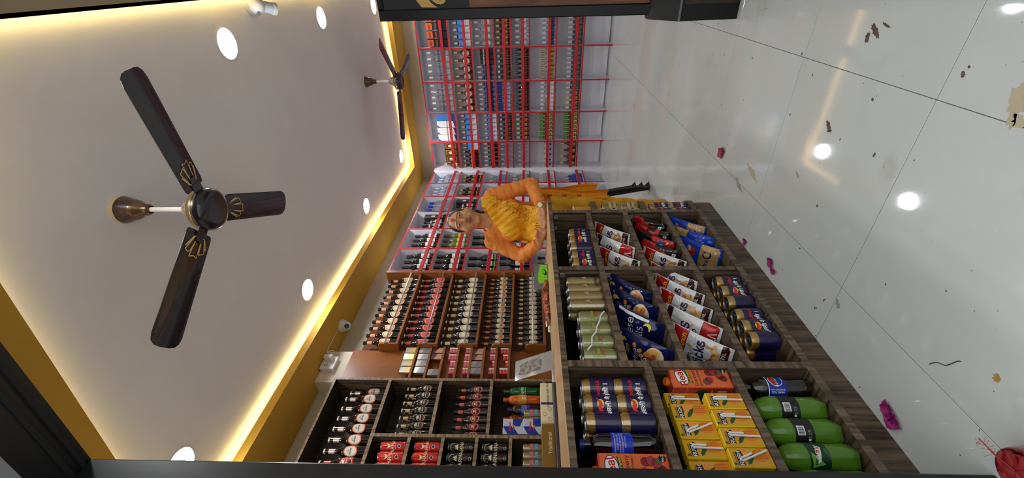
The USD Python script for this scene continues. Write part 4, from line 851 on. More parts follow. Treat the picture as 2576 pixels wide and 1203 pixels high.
# ---------------------------------------------------------------- snack bags
class Bag:
    """a pillow bag: w wide, h tall, facing -y, base at z = 0"""
    def __init__(self, w, h, t, seed):
        self.w, self.h, self.t, self.seed = w, h, t, seed
    def depth(self, x, z):
        u = np.clip(np.abs(x) / (self.w / 2), 0, 1); v = np.clip(z / self.h, 0, 1)
        e = np.clip((v - .05) / .90, 0, 1)
        d = self.t / 2 * (1 - u ** 2.6) ** .55 * np.clip(np.sin(PI * e), 0, 1) ** .55
        p = np.stack([x * 38 + self.seed * 7.3, z * 26, np.full_like(x, self.seed * 3.1)], -1)
        cr = np.abs(meshkit.noise(p, self.seed) - .5) * 2
        edge = np.clip(1.6 - 2 * np.abs(v - .5), .5, 1.4)
        q = np.stack([x * 90, z * 22, np.full_like(x, self.seed)], -1)
        return d + .0105 * (cr - .45) * (1.5 - e * (1 - e) * 3.0) * (u < .999) * np.clip(np.sin(PI * v), 0, 1) ** .3 + .0016 * (meshkit.noise(q, 3) - .5) * (v > .04) * (v < .96)
    def front(self, off=0.0):
        def f(x, z):
            x, z = np.asarray(x, float), np.asarray(z, float)
            return np.stack([x * (1 - .06 * np.clip(np.sin(PI * z / self.h), 0, 1)), -self.depth(x, z) - .0006 - off, z], -1)
        return f
    def mesh(self):
        nx, nz = 38, 46
        X, Z = np.meshgrid(np.linspace(-self.w / 2, self.w / 2, nx), np.linspace(0, self.h, nz))
        F = self.front()(X.ravel(), Z.ravel()); B = F.copy(); B[:, 1] = -F[:, 1] * .85
        f = []
        for j in range(nz - 1):
            for i in range(nx - 1):
                a = j * nx + i; f += [[a, a + 1, a + nx + 1], [a, a + nx + 1, a + nx]]
        f = np.array(f); n = nx * nz
        ring = [i for i in range(nx)] + [j * nx + nx - 1 for j in range(1, nz)] + [(nz - 1) * nx + i for i in range(nx - 2, -1, -1)] + [j * nx for j in range(nz - 2, 0, -1)]
        side = []
        for k in range(len(ring)):
            a, b = ring[k], ring[(k + 1) % len(ring)]; side += [[a, a + n, b + n], [a, b + n, b]]
        return trimesh.Trimesh(np.vstack([F, B]), np.vstack([f, f[:, ::-1] + n, np.array(side)]), process=False)
def put_bag(label, group, x_right, y0, z0, lean, w, h, t, base, prints, seed, roll=0.0, flip=False, turn=0.0):
    """faces -y, leaning back by lean; its right edge at x_right"""
    bg = Bag(w, h, t, seed)
    x = UsdGeom.Xform.Define(stage, '/World/' + numbered('/World', 'snack_bag'))
    x.AddTranslateOp().Set(Gf.Vec3d(x_right - w / 2, y0, z0)); x.AddRotateZOp().Set(math.degrees(turn)); x.AddRotateXOp().Set(-math.degrees(lean)); x.AddRotateYOp().Set(math.degrees(roll))
    p = x.GetPrim(); setdata(p, label, 'snack bag', group)
    fl = (lambda m: m) if not flip else (lambda m: trimesh.Trimesh(np.stack([-m.vertices[:, 0], m.vertices[:, 1], h - m.vertices[:, 2]], 1), m.faces, process=False))
    obj('bag_body', fl(bg.mesh()), base, p, smooth=50)
    for nm, shp, mm, lv in prints:
        obj(nm, fl(decal(shp, bg.front(.0010 + .0004 * lv), .0075)), mm, p, smooth=True)
FOILW = M('foil_white', (222, 222, 224), rough=.25, coat=.5)
FOILR = M('foil_red', (190, 30, 30), rough=.24, coat=.5)
FOILN = M('foil_navy', (18, 26, 78), rough=.2, coat=.6)
FOILB = M('foil_blue', (26, 74, 196), rough=.22, coat=.6)
FOILK = M('foil_black', (22, 20, 20), rough=.25, coat=.5)
FOILM = M('foil_maroon', (66, 26, 22), rough=.25, coat=.5)
FOILT = M('foil_tan', (196, 158, 98), rough=.3, coat=.3)
def blobs(seed, cx, cy, rx, ry, n, r0, r1, ar=1.6):
    g = random.Random(seed); out = []
    for k in range(n):
        a = g.uniform(0, 2 * PI); q = math.sqrt(g.random()); s = g.uniform(r0, r1)
        out.append(ell(cx + rx * q * math.cos(a), cy + ry * q * math.sin(a), s * ar, s, 12, g.uniform(-1.2, 1.2)))
    return out
STICKC = [M('stick_tan', (204, 146, 84), rough=.5), M('stick_brown', (176, 104, 52), rough=.5), M('stick_gold', (218, 172, 104), rough=.5)]
def corn_prints(w, h, seed):
    P = [('panel', rect(-w / 2 + .001, w / 2 - .001, h * .70, h * .96), FOILR, 1), ('panel', rect(-w / 2 + .001, w / 2 - .001, h * .04, h * .16), FOILM, 1), ('stripe', rect(-w / 2 + .001, w / 2 - .001, h * .692, h * .70), BLACKP, 2)]
    P += [('lettering', txt('Villa', .030, True, -.012, h * .87), WHITEP, 2), ('lettering', txt('Crunch', .018, True, .030, h * .755), YELLOWP, 2), ('lettering', txt('Corn', .015, True, -.020, h * .60), BLACKP, 2), ('lettering', txt('Sticks', .034, True, .008, h * .46, .12), NAVYP, 3),
          ('lettering', txt('MADE IN', .008, True, .034, h * .175), WHITEP, 4), ('lettering', txt('NEPAL', .012, True, .034, h * .12), WHITEP, 4)]
    for i, (x, y, a) in enumerate(((.030, .60, 1.2), (.052, .47, .8), (-.045, .52, -.7), (.060, .36, 1.4))):
        P.append(('picture', affinity.translate(affinity.rotate(Polygon([(-.017, -.004), (.014, -.0055), (.018, .0), (.014, .0055), (-.017, .003)]), math.degrees(a), origin=(0, 0)), x * w / .16, h * y), STICKC[i % 3], 2))
    for i, b in enumerate(blobs(seed, .018, h * .25, .045, h * .085, 26, .005, .009, 2.0)):
        P.append(('picture', b.intersection(rect(-w / 2, w / 2, h * .16, h * .5)), STICKC[i % 3], 3 + i % 3))
    lines = unary_union([seam((.02 + .035 * math.cos(a), h * .44 + .035 * math.sin(a)), (.02 + .075 * math.cos(a), h * .44 + .075 * math.sin(a)), .0004) for a in np.linspace(-.6, 2.6, 18)]).intersection(rect(-w / 2 + .003, w / 2 - .003, h * .17, h * .68))
    P.append(('stripe', lines, M('line_grey', (176, 176, 178), rough=.4), 1))
    return [q for q in P if isinstance(q[1], tuple) or not q[1].is_empty]
CHEESE = [M('cheese_orange', (226, 140, 62), rough=.5), M('cheese_deep', (206, 108, 50), rough=.5), M('cheese_light', (240, 176, 92), rough=.5)]
def cheese_prints(w, h, seed):
    P = [('lettering', txt('Different', .020, True, -.018, h * .72, 0), M('mustard_print', (206, 176, 60), rough=.4), 2), ('lettering', txt('Cheese', .024, False, -.016, h * .55, .12), WHITEP, 2), ('lettering', txt('Balls', .024, False, -.020, h * .41, .12), WHITEP, 2)]
    P += [('picture', ell(.030, h * .26, .045, .034, 24, .2), CREAMP, 1)]
    for i, b in enumerate(blobs(seed, .032, h * .29, .030, .024, 13, .009, .012, 1.05)): P.append(('picture', b, CHEESE[i % 3], 3 + i % 4))
    for x, y, r in ((.052, .60, .3), (.040, .50, -.5), (-.055, .30, .9)): P.append(('picture', ell(x, h * y, .011, .008, 16, r), CHEESE[i % 3], 2))
    P += [('picture', Polygon([(.030, h * .92), (.052, h * .90), (.058, h * .80), (.048, h * .74), (.044, h * .80), (.034, h * .82)]), M('cheese_yellow', (228, 206, 96), rough=.5), 2), ('seal', ell(.022, h * .46, .010, .010), M('seal_rose', (206, 110, 96), rough=.5), 2), ('seal', ell(.022, h * .46, .007, .007).difference(ell(.022, h * .46, .005, .005)), WHITEP, 3), ('seal', rect(.058, .066, h * .88, h * .93), WHITEP, 2), ('seal', ell(.062, h * .905, .0028, .0028), M('veg_green', (20, 90, 40)), 3)]
    return P
CHILI = [M('chili_red', (196, 40, 30), rough=.5), M('chili_orange', (216, 84, 48), rough=.5), M('chili_dark', (150, 30, 26), rough=.5)]
def chili_prints(w, h, seed):
    P = [('panel', Polygon([(-w / 2 + .001, h * .42), (w / 2 - .001, h * .60), (w / 2 - .001, h * .97), (-w / 2 + .001, h * .97)]), FOILR, 1), ('panel', Polygon([(-w / 2 + .01, h * .60), (.0, h * .66), (.01, h * .76), (-w / 2 + .01, h * .74)]), M('cobalt_print', (44, 96, 186)), 2), ('lettering', txt('Peri', .018, True, -.03, h * .68), WHITEP, 3), ('lettering', txt('Peri Peri', .012, True, -.02, h * .48), YELLOWP, 2), ('seal', Polygon([(.044, h * .10), (.060, h * .10), (.060, h * .175), (.044, h * .175)]), WHITEP, 3), ('seal', ell(.052, h * .137, .003, .003), M('veg_green', (20, 90, 40)), 4)]
    for i, b in enumerate(blobs(seed, .030, h * .40, .040, h * .18, 13, .008, .013, 1.9)): P.append(('picture', b, CHILI[i % 3], 3 + i % 3))
    return P
def cutre_prints(w, h, seed):
    P = [('panel', rect(-w / 2 + .001, w / 2 - .001, h * .03, h * .42), FOILT, 1), ('picture', ell(.030, h * .60, .026, .022), M('tomato', (180, 44, 42), rough=.5), 2), ('picture', ell(.044, h * .66, .015, .010, 16, .5), M('onion', (216, 176, 176), rough=.5), 3), ('leaf', ell(.026, h * .72, .015, .007, 16, .5), M('lime_leaf', (130, 190, 70), rough=.5), 3),
         ('emblem', ell(.036, h * .26, .020, .020).difference(ell(.036, h * .26, .013, .013)).difference(rect(.044, .07, h * .22, h * .30)), NAVYP, 2), ('lettering', txt('utre', .020, True, -.016, h * .25), NAVYP, 2), ('lettering', txt('LUX', .012, True, -.03, h * .80), WHITEP, 2), ('seal', ell(.055, h * .12, .005, .005), WHITEP, 2)]
    return P
SB = 'snack bags in the counter'
CORN, CHS, CHI, CUT = 'white and red corn stick bag', 'navy cheese ball bag', 'red and black chili snack bag', 'blue and tan snack bag'
XR_ = FX - .006
FARB, MIDB = 'far bay, second shelf', 'middle bay, second shelf'
for i, (y, lean, flip, lab) in enumerate(((1.835, .86, False, f'{CORN}, rearmost, {FARB}'), (1.715, .84, True, f'{CORN} standing upside down, {FARB}'), (1.600, .80, False, f'{CORN}, nearest the divider, {FARB}'))):
    put_bag(lab, SB, XR_, y, .5265, lean, .165, .235, .056, FOILW, corn_prints(.165, .235, 11 + i), 11 + i, flip=flip, turn=.12)
for i, (y, lean, flip) in enumerate(((1.935, .80, False), (1.842, .80, False), (1.762, .80, True), (1.680, .80, False))):
    put_bag(f'{CHI}, {ORD[i]} from the far end, {"upside down, " if flip else ""}third shelf', SB, XR_, y, .3155, lean, .16, .222, .052, FOILK, chili_prints(.16, .222, 21 + i), 21 + i, flip=flip, turn=.10)
put_bag(f'{CORN} among the red chili bags, far bay, third shelf', SB, XR_, 1.598, .3155, .80, .165, .225, .052, FOILW, corn_prints(.165, .225, 31), 31, turn=.10)
for i, (y, b) in enumerate(((1.905, FOILB), (1.798, FOILB), (1.690, FOILB))):
    put_bag(f'{CUT}, {ORD[i]} from the far end, bottom shelf', SB, XR_, y, .1185, .88, .16, .235, .056, b, cutre_prints(.16, .235, 41 + i), 41 + i, flip=(i == 1), turn=.12)
for i, (y, lean) in enumerate(((1.375, .84), (1.285, .84))):
    put_bag(f'{CHS}, {ORD[i]} from the far end, {MIDB}', SB, XR_, y, .5265, lean, .17, .232, .056, FOILN, cheese_prints(.17, .232, 51 + i), 51 + i, turn=.10)
back_prints = [('lettering', txt('Cheese', .030, False, -.005, .125, .15), WHITEP, 2), ('lettering', txt('Balls', .030, False, .0, .085, .15), WHITEP, 2), ('emblem', ell(.052, .060, .017, .017).difference(ell(.044, .064, .014, .014)), M('moon_yellow', (226, 216, 80), rough=.4), 2), ('panel', rect(.072, .082, .06, .20), WHITEP, 2), ('picture', ell(-.03, .20, .012, .016), M('cheese_yellow', (228, 206, 96)), 2)]
put_bag(f'{CHS} with large white script, {MIDB}', SB, XR_, 1.185, .5265, .78, .17, .225, .058, FOILN, back_prints, 61, turn=.10)
put_bag(f'{CHS} nearest the entrance, {MIDB}', SB, XR_, 1.055, .5265, .72, .172, .235, .056, FOILN, cheese_prints(.172, .235, 63), 63, turn=.06)
for i, (y, lean, flip) in enumerate(((1.452, .84, False), (1.362, .84, False), (1.272, .80, False), (1.170, .78, True), (1.065, .74, False))):
    put_bag(f'{CORN}, {ORD[i]} from far end, {"upside down, " if flip else ""}middle bay, third shelf', SB, XR_, y, .3155, lean, .168, .232, .054, FOILW, corn_prints(.168, .232, 71 + i), 71 + i, flip=flip, turn=.08)

# ================================================================ cigarette packs
PKR = M('pack_rose', (196, 84, 100), rough=.3); PKD = M('pack_red', (206, 46, 44), rough=.3); PKS = M('pack_silver', (206, 204, 200), rough=.2, metal=.6); PKG = M('pack_gold', (216, 190, 120), rough=.22, metal=.5); PKW = M('pack_wine', (104, 36, 36), rough=.3)
def flat_pack(main, capm):
    def build(t):
        obj('pack_body', box(-.027, .027, -.0245, .0245, 0, .0215, .0008), main, t)
        obj('flip_top', box(.012, .0274, -.0249, .0245, -.0000, .0219, .0008), capm, t)
        obj('print', decal(unary_union([rect(-.020, .004, .009, .011), rect(-.020, .0, .005, .006)]), on_front(-.0245, .0006)), M('pack_pale', (236, 206, 206), rough=.4), t)
    return build
def tall_pack(main, second):
    def build(t):
        obj('pack_body', box(-.0275, .0275, -.0110, .0110, 0, .086, .0008), main, t)
        obj('panel', decal(Polygon([(-.027, .001), (.027, .001), (.027, .040), (-.027, .066)]), on_front(-.0110, .0005)), second, t)
        obj('wrap', box(-.0279, .0279, -.0114, .0114, .0004, .0866), FILM, t)
    return build
kind('pr', 'cigarette_pack', 'cigarette pack', 'rose pack with cream end', .028, flat_pack(PKR, CREAMP))
kind('pd', 'cigarette_pack', 'cigarette pack', 'bright red pack with white end', .028, flat_pack(PKD, WHITEP))
kind('pg', 'cigarette_pack', 'cigarette pack', 'gold and silver pack in shiny film', .028, tall_pack(PKS, PKG))
kind('ps', 'cigarette_pack', 'cigarette pack', 'silver pack in shiny film', .028, tall_pack(PKS, M('pack_grey', (150, 152, 160), rough=.2, metal=.5)))
kind('pw2', 'cigarette_pack', 'cigarette pack', 'wine red pack with pale picture', .028, tall_pack(PKW, M('pack_skin', (196, 150, 124), rough=.4)))
CG = 'cigarette packs on the narrow shelves'
def packs_tall(shelf, k, n, start=2.312, step=.064, first=0):
    for i in range(n):
        K[k].put((-2.524, start - i * step, CIG_Z[shelf]), PI / 2 + jit(.05), f"{K[k].look}, {ORD[i + first]} from the beer rack, {ORD[shelf]} cigarette shelf", CG)
packs_tall(0, 'pg', 4); packs_tall(1, 'ps', 4); packs_tall(2, 'pw2', 2, 2.312, .062); K['ps'].put((-2.524, 2.100, CIG_Z[2]), PI / 2, 'silver pack standing alone at the near end of the third cigarette shelf', CG)
for shelf, k, cols in ((3, 'pr', (3, 3, 2, 2)), (4, 'pr', (2, 2, 2, 2)), (6, 'pr', (2, 2, 1, 2)), (7, 'pd', (3, 2, 1, 3))):
    for c, n in enumerate(cols):
        for q in range(n):
            K[k].put((-2.536, 2.312 - c * .066, CIG_Z[shelf] + q * .0222), PI / 2 + jit(.04), f"{K[k].look}, {ORD[c]} stack from beer rack, {ORD[q]} layer up, {ORD[shelf]} shelf", CG)
packs_tall(5, 'pw2', 2, 2.306, .061); packs_tall(5, 'ps', 2, 2.178, .061)

# ================================================================ on the counter
TZ = 0.9335
gb = thing('gift_box', 'long cream and gold sweet box with a purple band lying on the counter', 'box', (-1.510, .885, TZ + .014), PI / 2)
obj('box_body', box(-.105, .105, -.035, .035, 0, .048, .001), M('box_gold', (150, 118, 52), rough=.3, metal=.4), gb)
obj('sleeve', box(.105, .295, -.0355, .0355, -.0005, .0485, .001), M('box_cream', (232, 222, 186), rough=.4), gb)
fr = on_front(-.0355, .0)
obj('band', decal(rect(.190, .200, 0, .048), lambda x, z: fr(x, z) + (0, -.0005, 0)), M('purple_band', (62, 34, 110), rough=.4), gb)
obj('lettering', decal(txt('Celebrate with Sweets', .0095, False, .247, .020), lambda x, z: fr(x, z) + (0, -.0006, 0)), M('box_ink', (70, 44, 22), rough=.4), gb)
obj('lettering', decal(txt('Traditional', .0125, True, .028, .018), lambda x, z: fr(x, z) + (0, -.0006, 0)), M('box_pale', (240, 226, 180), rough=.4), gb)
obj('print', decal(unary_union([ell(.125 + .022 * i, .014 + .020 * (i % 2), .008, .008).difference(ell(.125 + .022 * i, .014 + .020 * (i % 2), .0066, .0066)) for i in range(3)] + [rect(.106, .108, 0, .048), rect(.112, .113, 0, .048)]), lambda x, z: fr(x, z) + (0, -.0006, 0)), GOLDP, gb)
tr = thing('tray', 'dark grey tray lying under the cream and gold sweet box', 'tray', (-1.500, .895, TZ), PI / 2)
obj('tray_body', box(-.16, .27, -.055, .04, 0, .0135, .003), M('slate_plastic', (70, 66, 72), rough=.4), tr)
pn = thing('pen', 'white pen lying on the counter between the sweet box and the sign holder', 'pen', (-1.50, 1.232, TZ), PI / 2 + .1)
obj('barrel', tube([(-.05, 0, .005), (.045, 0, .005)], .005, 10), WHITEP, pn); obj('tip', tube([(.045, 0, .005), (.056, 0, .005)], [.0045, .001], 8), M('pen_tip', (120, 120, 124), rough=.3), pn)
ACR = usdkit.material(stage, '/World/Looks/acrylic', {"t": ("transparent_bsdf", {"color": (0.9, 0.91, 0.93)}), "g": ("glossy_bsdf", {"roughness": 0.05, "color": (1, 1, 1)}), "d": ("diffuse_bsdf", {"color": (0.8, 0.82, 0.85)}), "x": ("mix_closure", {"fac": 0.12}), "y": ("mix_closure", {"fac": 0.25})}, [("t.BSDF", "x.closure1"), ("g.BSDF", "x.closure2"), ("x.closure", "y.closure1"), ("d.BSDF", "y.closure2")], surface="y.closure")
sg = thing('sign_holder', 'clear acrylic sign holder with a blank stained grey card leaning on the counter', 'sign', (-1.452, 1.285, TZ), PI / 2 - .05)
def leaned(m, a, z0=.008): return move(m, 0, 0, z0, rx=-a)
obj('base', box(-.052, .052, -.030, .030, 0, .0035, .001), ACR, sg)
obj('front_sheet', leaned(box(-.052, .052, -.002, .0, 0, .182), .46), ACR, sg)
card = obj('card', leaned(box(-.049, .049, .0005, .0017, .038, .182), .46), M('card_grey', (178, 176, 170), rough=.6), sg)
sm = mat_noise('card_stain', (116, 104, 92), (158, 152, 144), (60, 60, 60), 3, .7, .42, .56)
st = Polygon([(-.034, .060), (-.010, .052), (.018, .050), (.034, .062), (.036, .10), (.030, .135), (.020, .160), (-.004, .156), (-.026, .164), (-.036, .12), (-.030, .09)])
obj('stain', leaned(decal(st, on_front(-.002, .0005)), .46), sm, card)
wr = thing('wrapper', 'crumpled shiny orange wrapper lying along the back edge of the counter', 'wrapper', (-1.515, 1.735, TZ))
n_ = 40; pts_ = []
WV, WF = [], []
for i in range(n_):
    u = i / (n_ - 1); y = -.19 + .38 * u
    for j in range(9):
        a = 2 * PI * j / 9; r = (.010 + .010 * math.sin(PI * u)) * (0.65 + .7 * float(meshkit.noise(np.array([u * 17, j * 1.7, 3.0]))))
        WV.append((r * 1.6 * math.cos(a) + .012 * math.sin(u * 9), y, max(0.0, .016 + r * math.sin(a) + .012 * float(meshkit.noise(np.array([u * 9, .5, 1.0]))) - .008)))
for i in range(n_ - 1):
    for j in range(9):
        a, b = i * 9 + j, i * 9 + (j + 1) % 9; WF += [[a, b, b + 9], [a, b + 9, a + 9]]
obj('foil', trimesh.Trimesh(np.array(WV), np.array(WF), process=False), mat_noise('orange_foil', (206, 96, 40), (92, 34, 18), (40, 40, 40), 3, .25, .40, .60, coat=.6), wr)
obj('torn_end', move(box(-.016, .016, -.012, .012, 0, .012, .003), .0, -.195, .002, rz=.5), WHITEP, wr)
sk = thing('sticker_frame', 'small cream frame with a brown tag on the counter edge by the woman', 'frame', (FX - .33, 2.015, TZ), PI / 2 - .3)
obj('rim', extrude(rect(-.020, .020, 0, .016).difference(rect(-.016, .016, .004, .013)), .004), CREAMP, sk); 
for c in sk.GetChildren():
    m_ = UsdGeom.Mesh(c); v_ = np.array(m_.GetPointsAttr().Get()); m_.GetPointsAttr().Set([Gf.Vec3f(float(a), float(-q), float(b)) for a, b, q in v_])
obj('tag', box(-.0165, .0165, -.003, -.001, .003, .014), M('tag_brown', (120, 66, 50), rough=.5), sk)
sc = thing('scale', 'grey counter scale with a bright green display leaning beside the woman', 'scale', (-1.50, 1.935, TZ), PI / 2 - .55)
prof = Polygon([(-.075, 0), (.075, 0), (.075, .052), (.055, .074), (0, .082), (-.055, .078), (-.082, .060)])
obj('housing', upright(extrude(prof, .055, -.0275)), M('scale_grey', (128, 132, 138), rough=.3, metal=.4), sc)
obj('display', decal(Polygon([(-.045, .004), (.066, .004), (.066, .046), (.0, .058), (-.045, .054)]), on_front(-.0275, .001)), M('lime_green', (138, 224, 40), rough=.4), sc)
obj('emblem', decal(ell(.022, .020, .020, .010, 20, .4).difference(ell(.026, .024, .014, .006, 20, .4)), on_front(-.0275, .002)), BLACKP, sc)

# ================================================================ ceiling fans
FANB = mat('fan_black', (27, 26, 34), rough=.22, coat=.6)
FANBR = mat_noise('fan_brown', (66, 40, 32), (92, 62, 50), (30, 30, 30), 2, .25, coat=.5)
CHROME = mat('chrome_gold', (206, 186, 140), rough=.18, metal=1.0)
def fan(label, x, y, zb, r, ang):
    t = thing('ceiling_fan', label, 'ceiling fan', (x, y, zb))
    top = ZC - zb
    obj('canopy', lathe([(.0, top - .128), (.018, top - .128), (.024, top - .118), (.026, top - .100), (.040, top - .078), (.044, top - .060), (.054, top - .034), (.058, top - .016), (0, top - .016)], 32), FANBR, t, smooth=50)
    obj('canopy_ring', lathe([(.056, top - .018), (.060, top - .014), (.060, top), (0, top)], 32), CREAMP, t, smooth=40)
    obj('down_rod', tube([(0, 0, .085), (0, 0, top - .12)], .0105, 14), WHITEP, t, smooth=40)
    obj('coupling_cup', lathe([(0, .100), (.018, .100), (.030, .088), (.046, .055), (.060, .036), (0, .036)], 32), mat_noise('cup_metal', (120, 92, 80), (196, 178, 164), (26, 26, 26), 3, .25, coat=.5), t, smooth=50)
    obj('motor', lathe([(0, .040), (.058, .038), (.084, .026), (.090, .012), (.090, -.004), (.086, -.014), (0, -.014)], 44), CHROME, t, smooth=40)
    obj('bottom_cover', lathe([(.089, .006), (.092, -.004), (.088, -.026), (.076, -.038), (.062, -.042), (.058, -.039), (0, -.039)], 44), FANB, t, smooth=40)
    for k in range(3):
        a = ang + k * 2 * PI / 3
        L0, L1, w0, w1 = .105, r, .056, .064
        p = Polygon([(L0, -w0), (L0 + .02, -w0 - .004), (L1 - .045, -w1), (L1 - .020, -w1 + .006), (L1 - .005, -w1 + .022), (L1, -w1 + .045), (L1, w1 - .045), (L1 - .005, w1 - .022), (L1 - .020, w1 - .006), (L1 - .045, w1), (L0 + .02, w0 + .004), (L0, w0)]).buffer(-.008).buffer(.008)
        nx, ny = 34, 10
        v, f = tri(p); v, f = finer((v, f), .022)
        zz = lambda q: -.0045 * np.cos(np.clip(q[:, 1] / .055, -1, 1) * PI / 2) + .10 * q[:, 1]
        n = len(v); topv = np.column_stack([v, zz(v) + .0012]); botv = np.column_stack([v, zz(v) - .0012])
        e = np.vstack([f[:, [0, 1]], f[:, [1, 2]], f[:, [2, 0]]]); es = np.sort(e, 1); _, inv, c = np.unique(es, axis=0, return_inverse=True, return_counts=True)
        be = e[c[inv.ravel()] == 1]
        side = np.vstack([np.column_stack([be[:, 0], be[:, 0] + n, be[:, 1] + n]), np.column_stack([be[:, 0], be[:, 1] + n, be[:, 1]])])
        bl = trimesh.Trimesh(np.vstack([topv, botv]), np.vstack([f, f[:, ::-1] + n, side]), process=False)
        b = obj('blade', move(bl, rz=a), FANB, t, smooth=35)
        # gold-lined shell emblem under the blade root
        E0 = [Polygon([(.128, -.010), (.128, .010), (.215, .022), (.208, .004), (.213, -.010)]), Polygon([(.128, .010), (.131, .020), (.192, .044), (.200, .034), (.196, .026)]), Polygon([(.128, -.010), (.130, -.022), (.186, -.040), (.192, -.030), (.198, -.018)])]
        lines = unary_union([q.buffer(.0030).difference(q.buffer(-.0012)) for q in E0] + [seam((.132, .024), (.180, .048), .003), seam((.132, -.026), (.172, -.044), .003)]).intersection(rect(.126, .23, -.047, .049))
        v, f = finer(tri(lines), .012)
        em = trimesh.Trimesh(np.column_stack([v, zz(v) - .0030]), f[:, ::-1], process=False)
        obj('emblem', move(em, rz=a), mat('emblem_gold', (222, 200, 140), rough=.3, metal=.6), b)
        obj('blade_arm', move(cat_([box(.075, .150, -.016, .016, -.010, -.004, .001), box(.085, .125, -.024, .024, -.012, -.006, .001)]), rz=a), FANB, t)
fan('near black ceiling fan with gold shell emblems hanging over the counter', -.816, 1.520, 2.388, .568, -.091)
fan('far black ceiling fan hanging in front of the end wall shelf', -.957, 4.576, 2.400, .598, 5.528)

# ================================================================ security cameras, socket box
DOMEW = mat('camera_white', (226, 224, 218), rough=.4)
cc = thing('security_camera', 'white dome security camera under the soffit above the beer rack', 'security camera', (-2.545, 2.612, ZS))
obj('base', lathe([(0, 0), (.052, 0), (.054, -.012), (.050, -.030), (.044, -.044), (0, -.044)], 32), DOMEW, cc, smooth=40)
ball = trimesh.creation.icosphere(3, .038)
obj('ball', move(ball, .008, -.012, -.052), DOMEW, cc, smooth=True)
dv = np.array([.62, -.62, -.50]); dv /= np.linalg.norm(dv); c0 = np.array([.008, -.012, -.052])
obj('lens_ring', tube([c0 + dv * .022, c0 + dv * .038], [.031, .026], 24), DOMEW, cc)
obj('lens', tube([c0 + dv * .030, c0 + dv * .0395], [.024, .0215], 24), mat('lens_black', (16, 16, 18), rough=.1), cc)
sb = thing('socket_box', 'white surface socket box with a plugged adapter on the pillar', 'socket', (-2.577, 2.205, 2.597))
obj('box_body', box(0, .034, -.060, .058, -.052, .052, .004), DOMEW, sb)
obj('face_plate', box(.034, .040, -.063, .061, -.055, .055, .003), WHITE, sb)
for y, z in ((-.028, .02), (-.036, .004), (-.02, .004)): obj('socket_hole', box(.0395, .0405, y - .004, y + .004, z - .004, z + .004), BLACKP, sb)
ad = thing('adapter', 'white plug adapter in the socket box with a coiled cable', 'adapter', (-2.537, 2.228, 2.600))
obj('adapter_body', box(0.0005, .048, -.016, .022, -.030, .036, .006), WHITE, ad)
cab = [(.03, .022, .0), (.03, .050, -.005), (.02, .062, .020), (.02, .050, .040), (.022, .066, .030), (.020, .080, .006), (.018, .060, -.010), (.018, .050, .03), (.016, .10, .050), (.012, .24, .053), (.006, .335, .053)]
cs_ = np.array(cab); tt = np.linspace(0, len(cab) - 1, 70)
from scipy.interpolate import CubicSpline
obj('cable', tube(CubicSpline(np.arange(len(cab)), cs_)(tt), .0028, 6), DOMEW, ad)
c2 = thing('security_camera', 'white swivel security camera on the ceiling beside a round lamp', 'security camera', (-.150, 2.93, ZC))
obj('base', lathe([(0, 0), (.050, 0), (.052, -.010), (.046, -.016), (0, -.016)], 32), DOMEW, c2, smooth=40)
obj('housing', lathe([(0, -.014), (.044, -.014), (.049, -.030), (.047, -.052), (.038, -.074), (.020, -.088), (0, -.092)], 32), DOMEW, c2, smooth=60)
dv = np.array([-.25, .80, -.55]); dv /= np.linalg.norm(dv); c0 = np.array([0, 0, -.050])
obj('barrel', tube([c0 + dv * .020, c0 + dv * .075, c0 + dv * .088], [.034, .033, .036], 24), mat('camera_pale', (206, 216, 226), rough=.4), c2, smooth=40)
obj('visor', tube([c0 + dv * .086, c0 + dv * .105], [.037, .037], 24), DOMEW, c2, smooth=40)
obj('speaker_grille', tube([c0 + np.array((-.040, -.026, -.006)), c0 + np.array((-.041, -.027, -.007))], [.014, .013], 16), mat('grille_grey', (120, 126, 130), rough=.6), c2)

# ================================================================ black advertising display
LEATHER = mat_noise('brown_leather_print', (92, 54, 34), (136, 86, 54), (24, 24, 5), 4, .5, .3, .7)
ds = thing('advertising_display', 'tall black framed advertising display with a gold emblem above brown leather print', 'display stand')
obj('panel', box(-.200, .40, 2.552, 2.62, .10, 1.842, .002), mat('display_black', (26, 26, 29), rough=.4, spec=.3), ds)
obj('frame_post', box(-.222, -.168, 2.540, 2.625, .08, 1.845, .004), BLACK, ds)
obj('frame_top', box(-.168, .40, 2.540, 2.625, 1.815, 1.845, .004), BLACK, ds)
fz = on_front(2.552, .001)
obj('leather_print', decal(rect(-.166, .40, .30, 1.352), lambda x, z: fz(x, z)), LEATHER, ds)
obj('emblem', decal(Polygon([(-.05, 1.66), (-.116, 1.636), (-.125, 1.634), (-.149, 1.616), (-.160, 1.608), (-.162, 1.522), (-.15, 1.542), (-.133, 1.56), (-.118, 1.565), (-.05, 1.57)]), lambda x, z: fz(x, z) + (0, -.001, 0)), mat('emblem_ochre', (196, 158, 82), rough=.45), ds)
obj('emblem', decal(unary_union([Polygon([(-.05, 1.565), (-.118, 1.558), (-.127, 1.551), (-.137, 1.538), (-.144, 1.527), (-.148, 1.507), (-.145, 1.489), (-.135, 1.478), (-.12, 1.477), (-.05, 1.48)]).difference(Polygon([(-.122, 1.505), (-.136, 1.509), (-.122, 1.497)]))]), lambda x, z: fz(x, z) + (0, -.001, 0)), mat('emblem_ochre', (196, 158, 82)), ds)
bw = trimesh.convex.convex_hull(np.array([(-.238, 2.411, .0), (-.243, 2.411, .287), (-.243, 2.536, .405), (-.238, 2.62, .0), (-.243, 2.62, .405), (.40, 2.411, .0), (.40, 2.411, .287), (.40, 2.536, .405), (.40, 2.62, .0), (.40, 2.62, .405)]))
obj('base', bw, BLACK, ds)
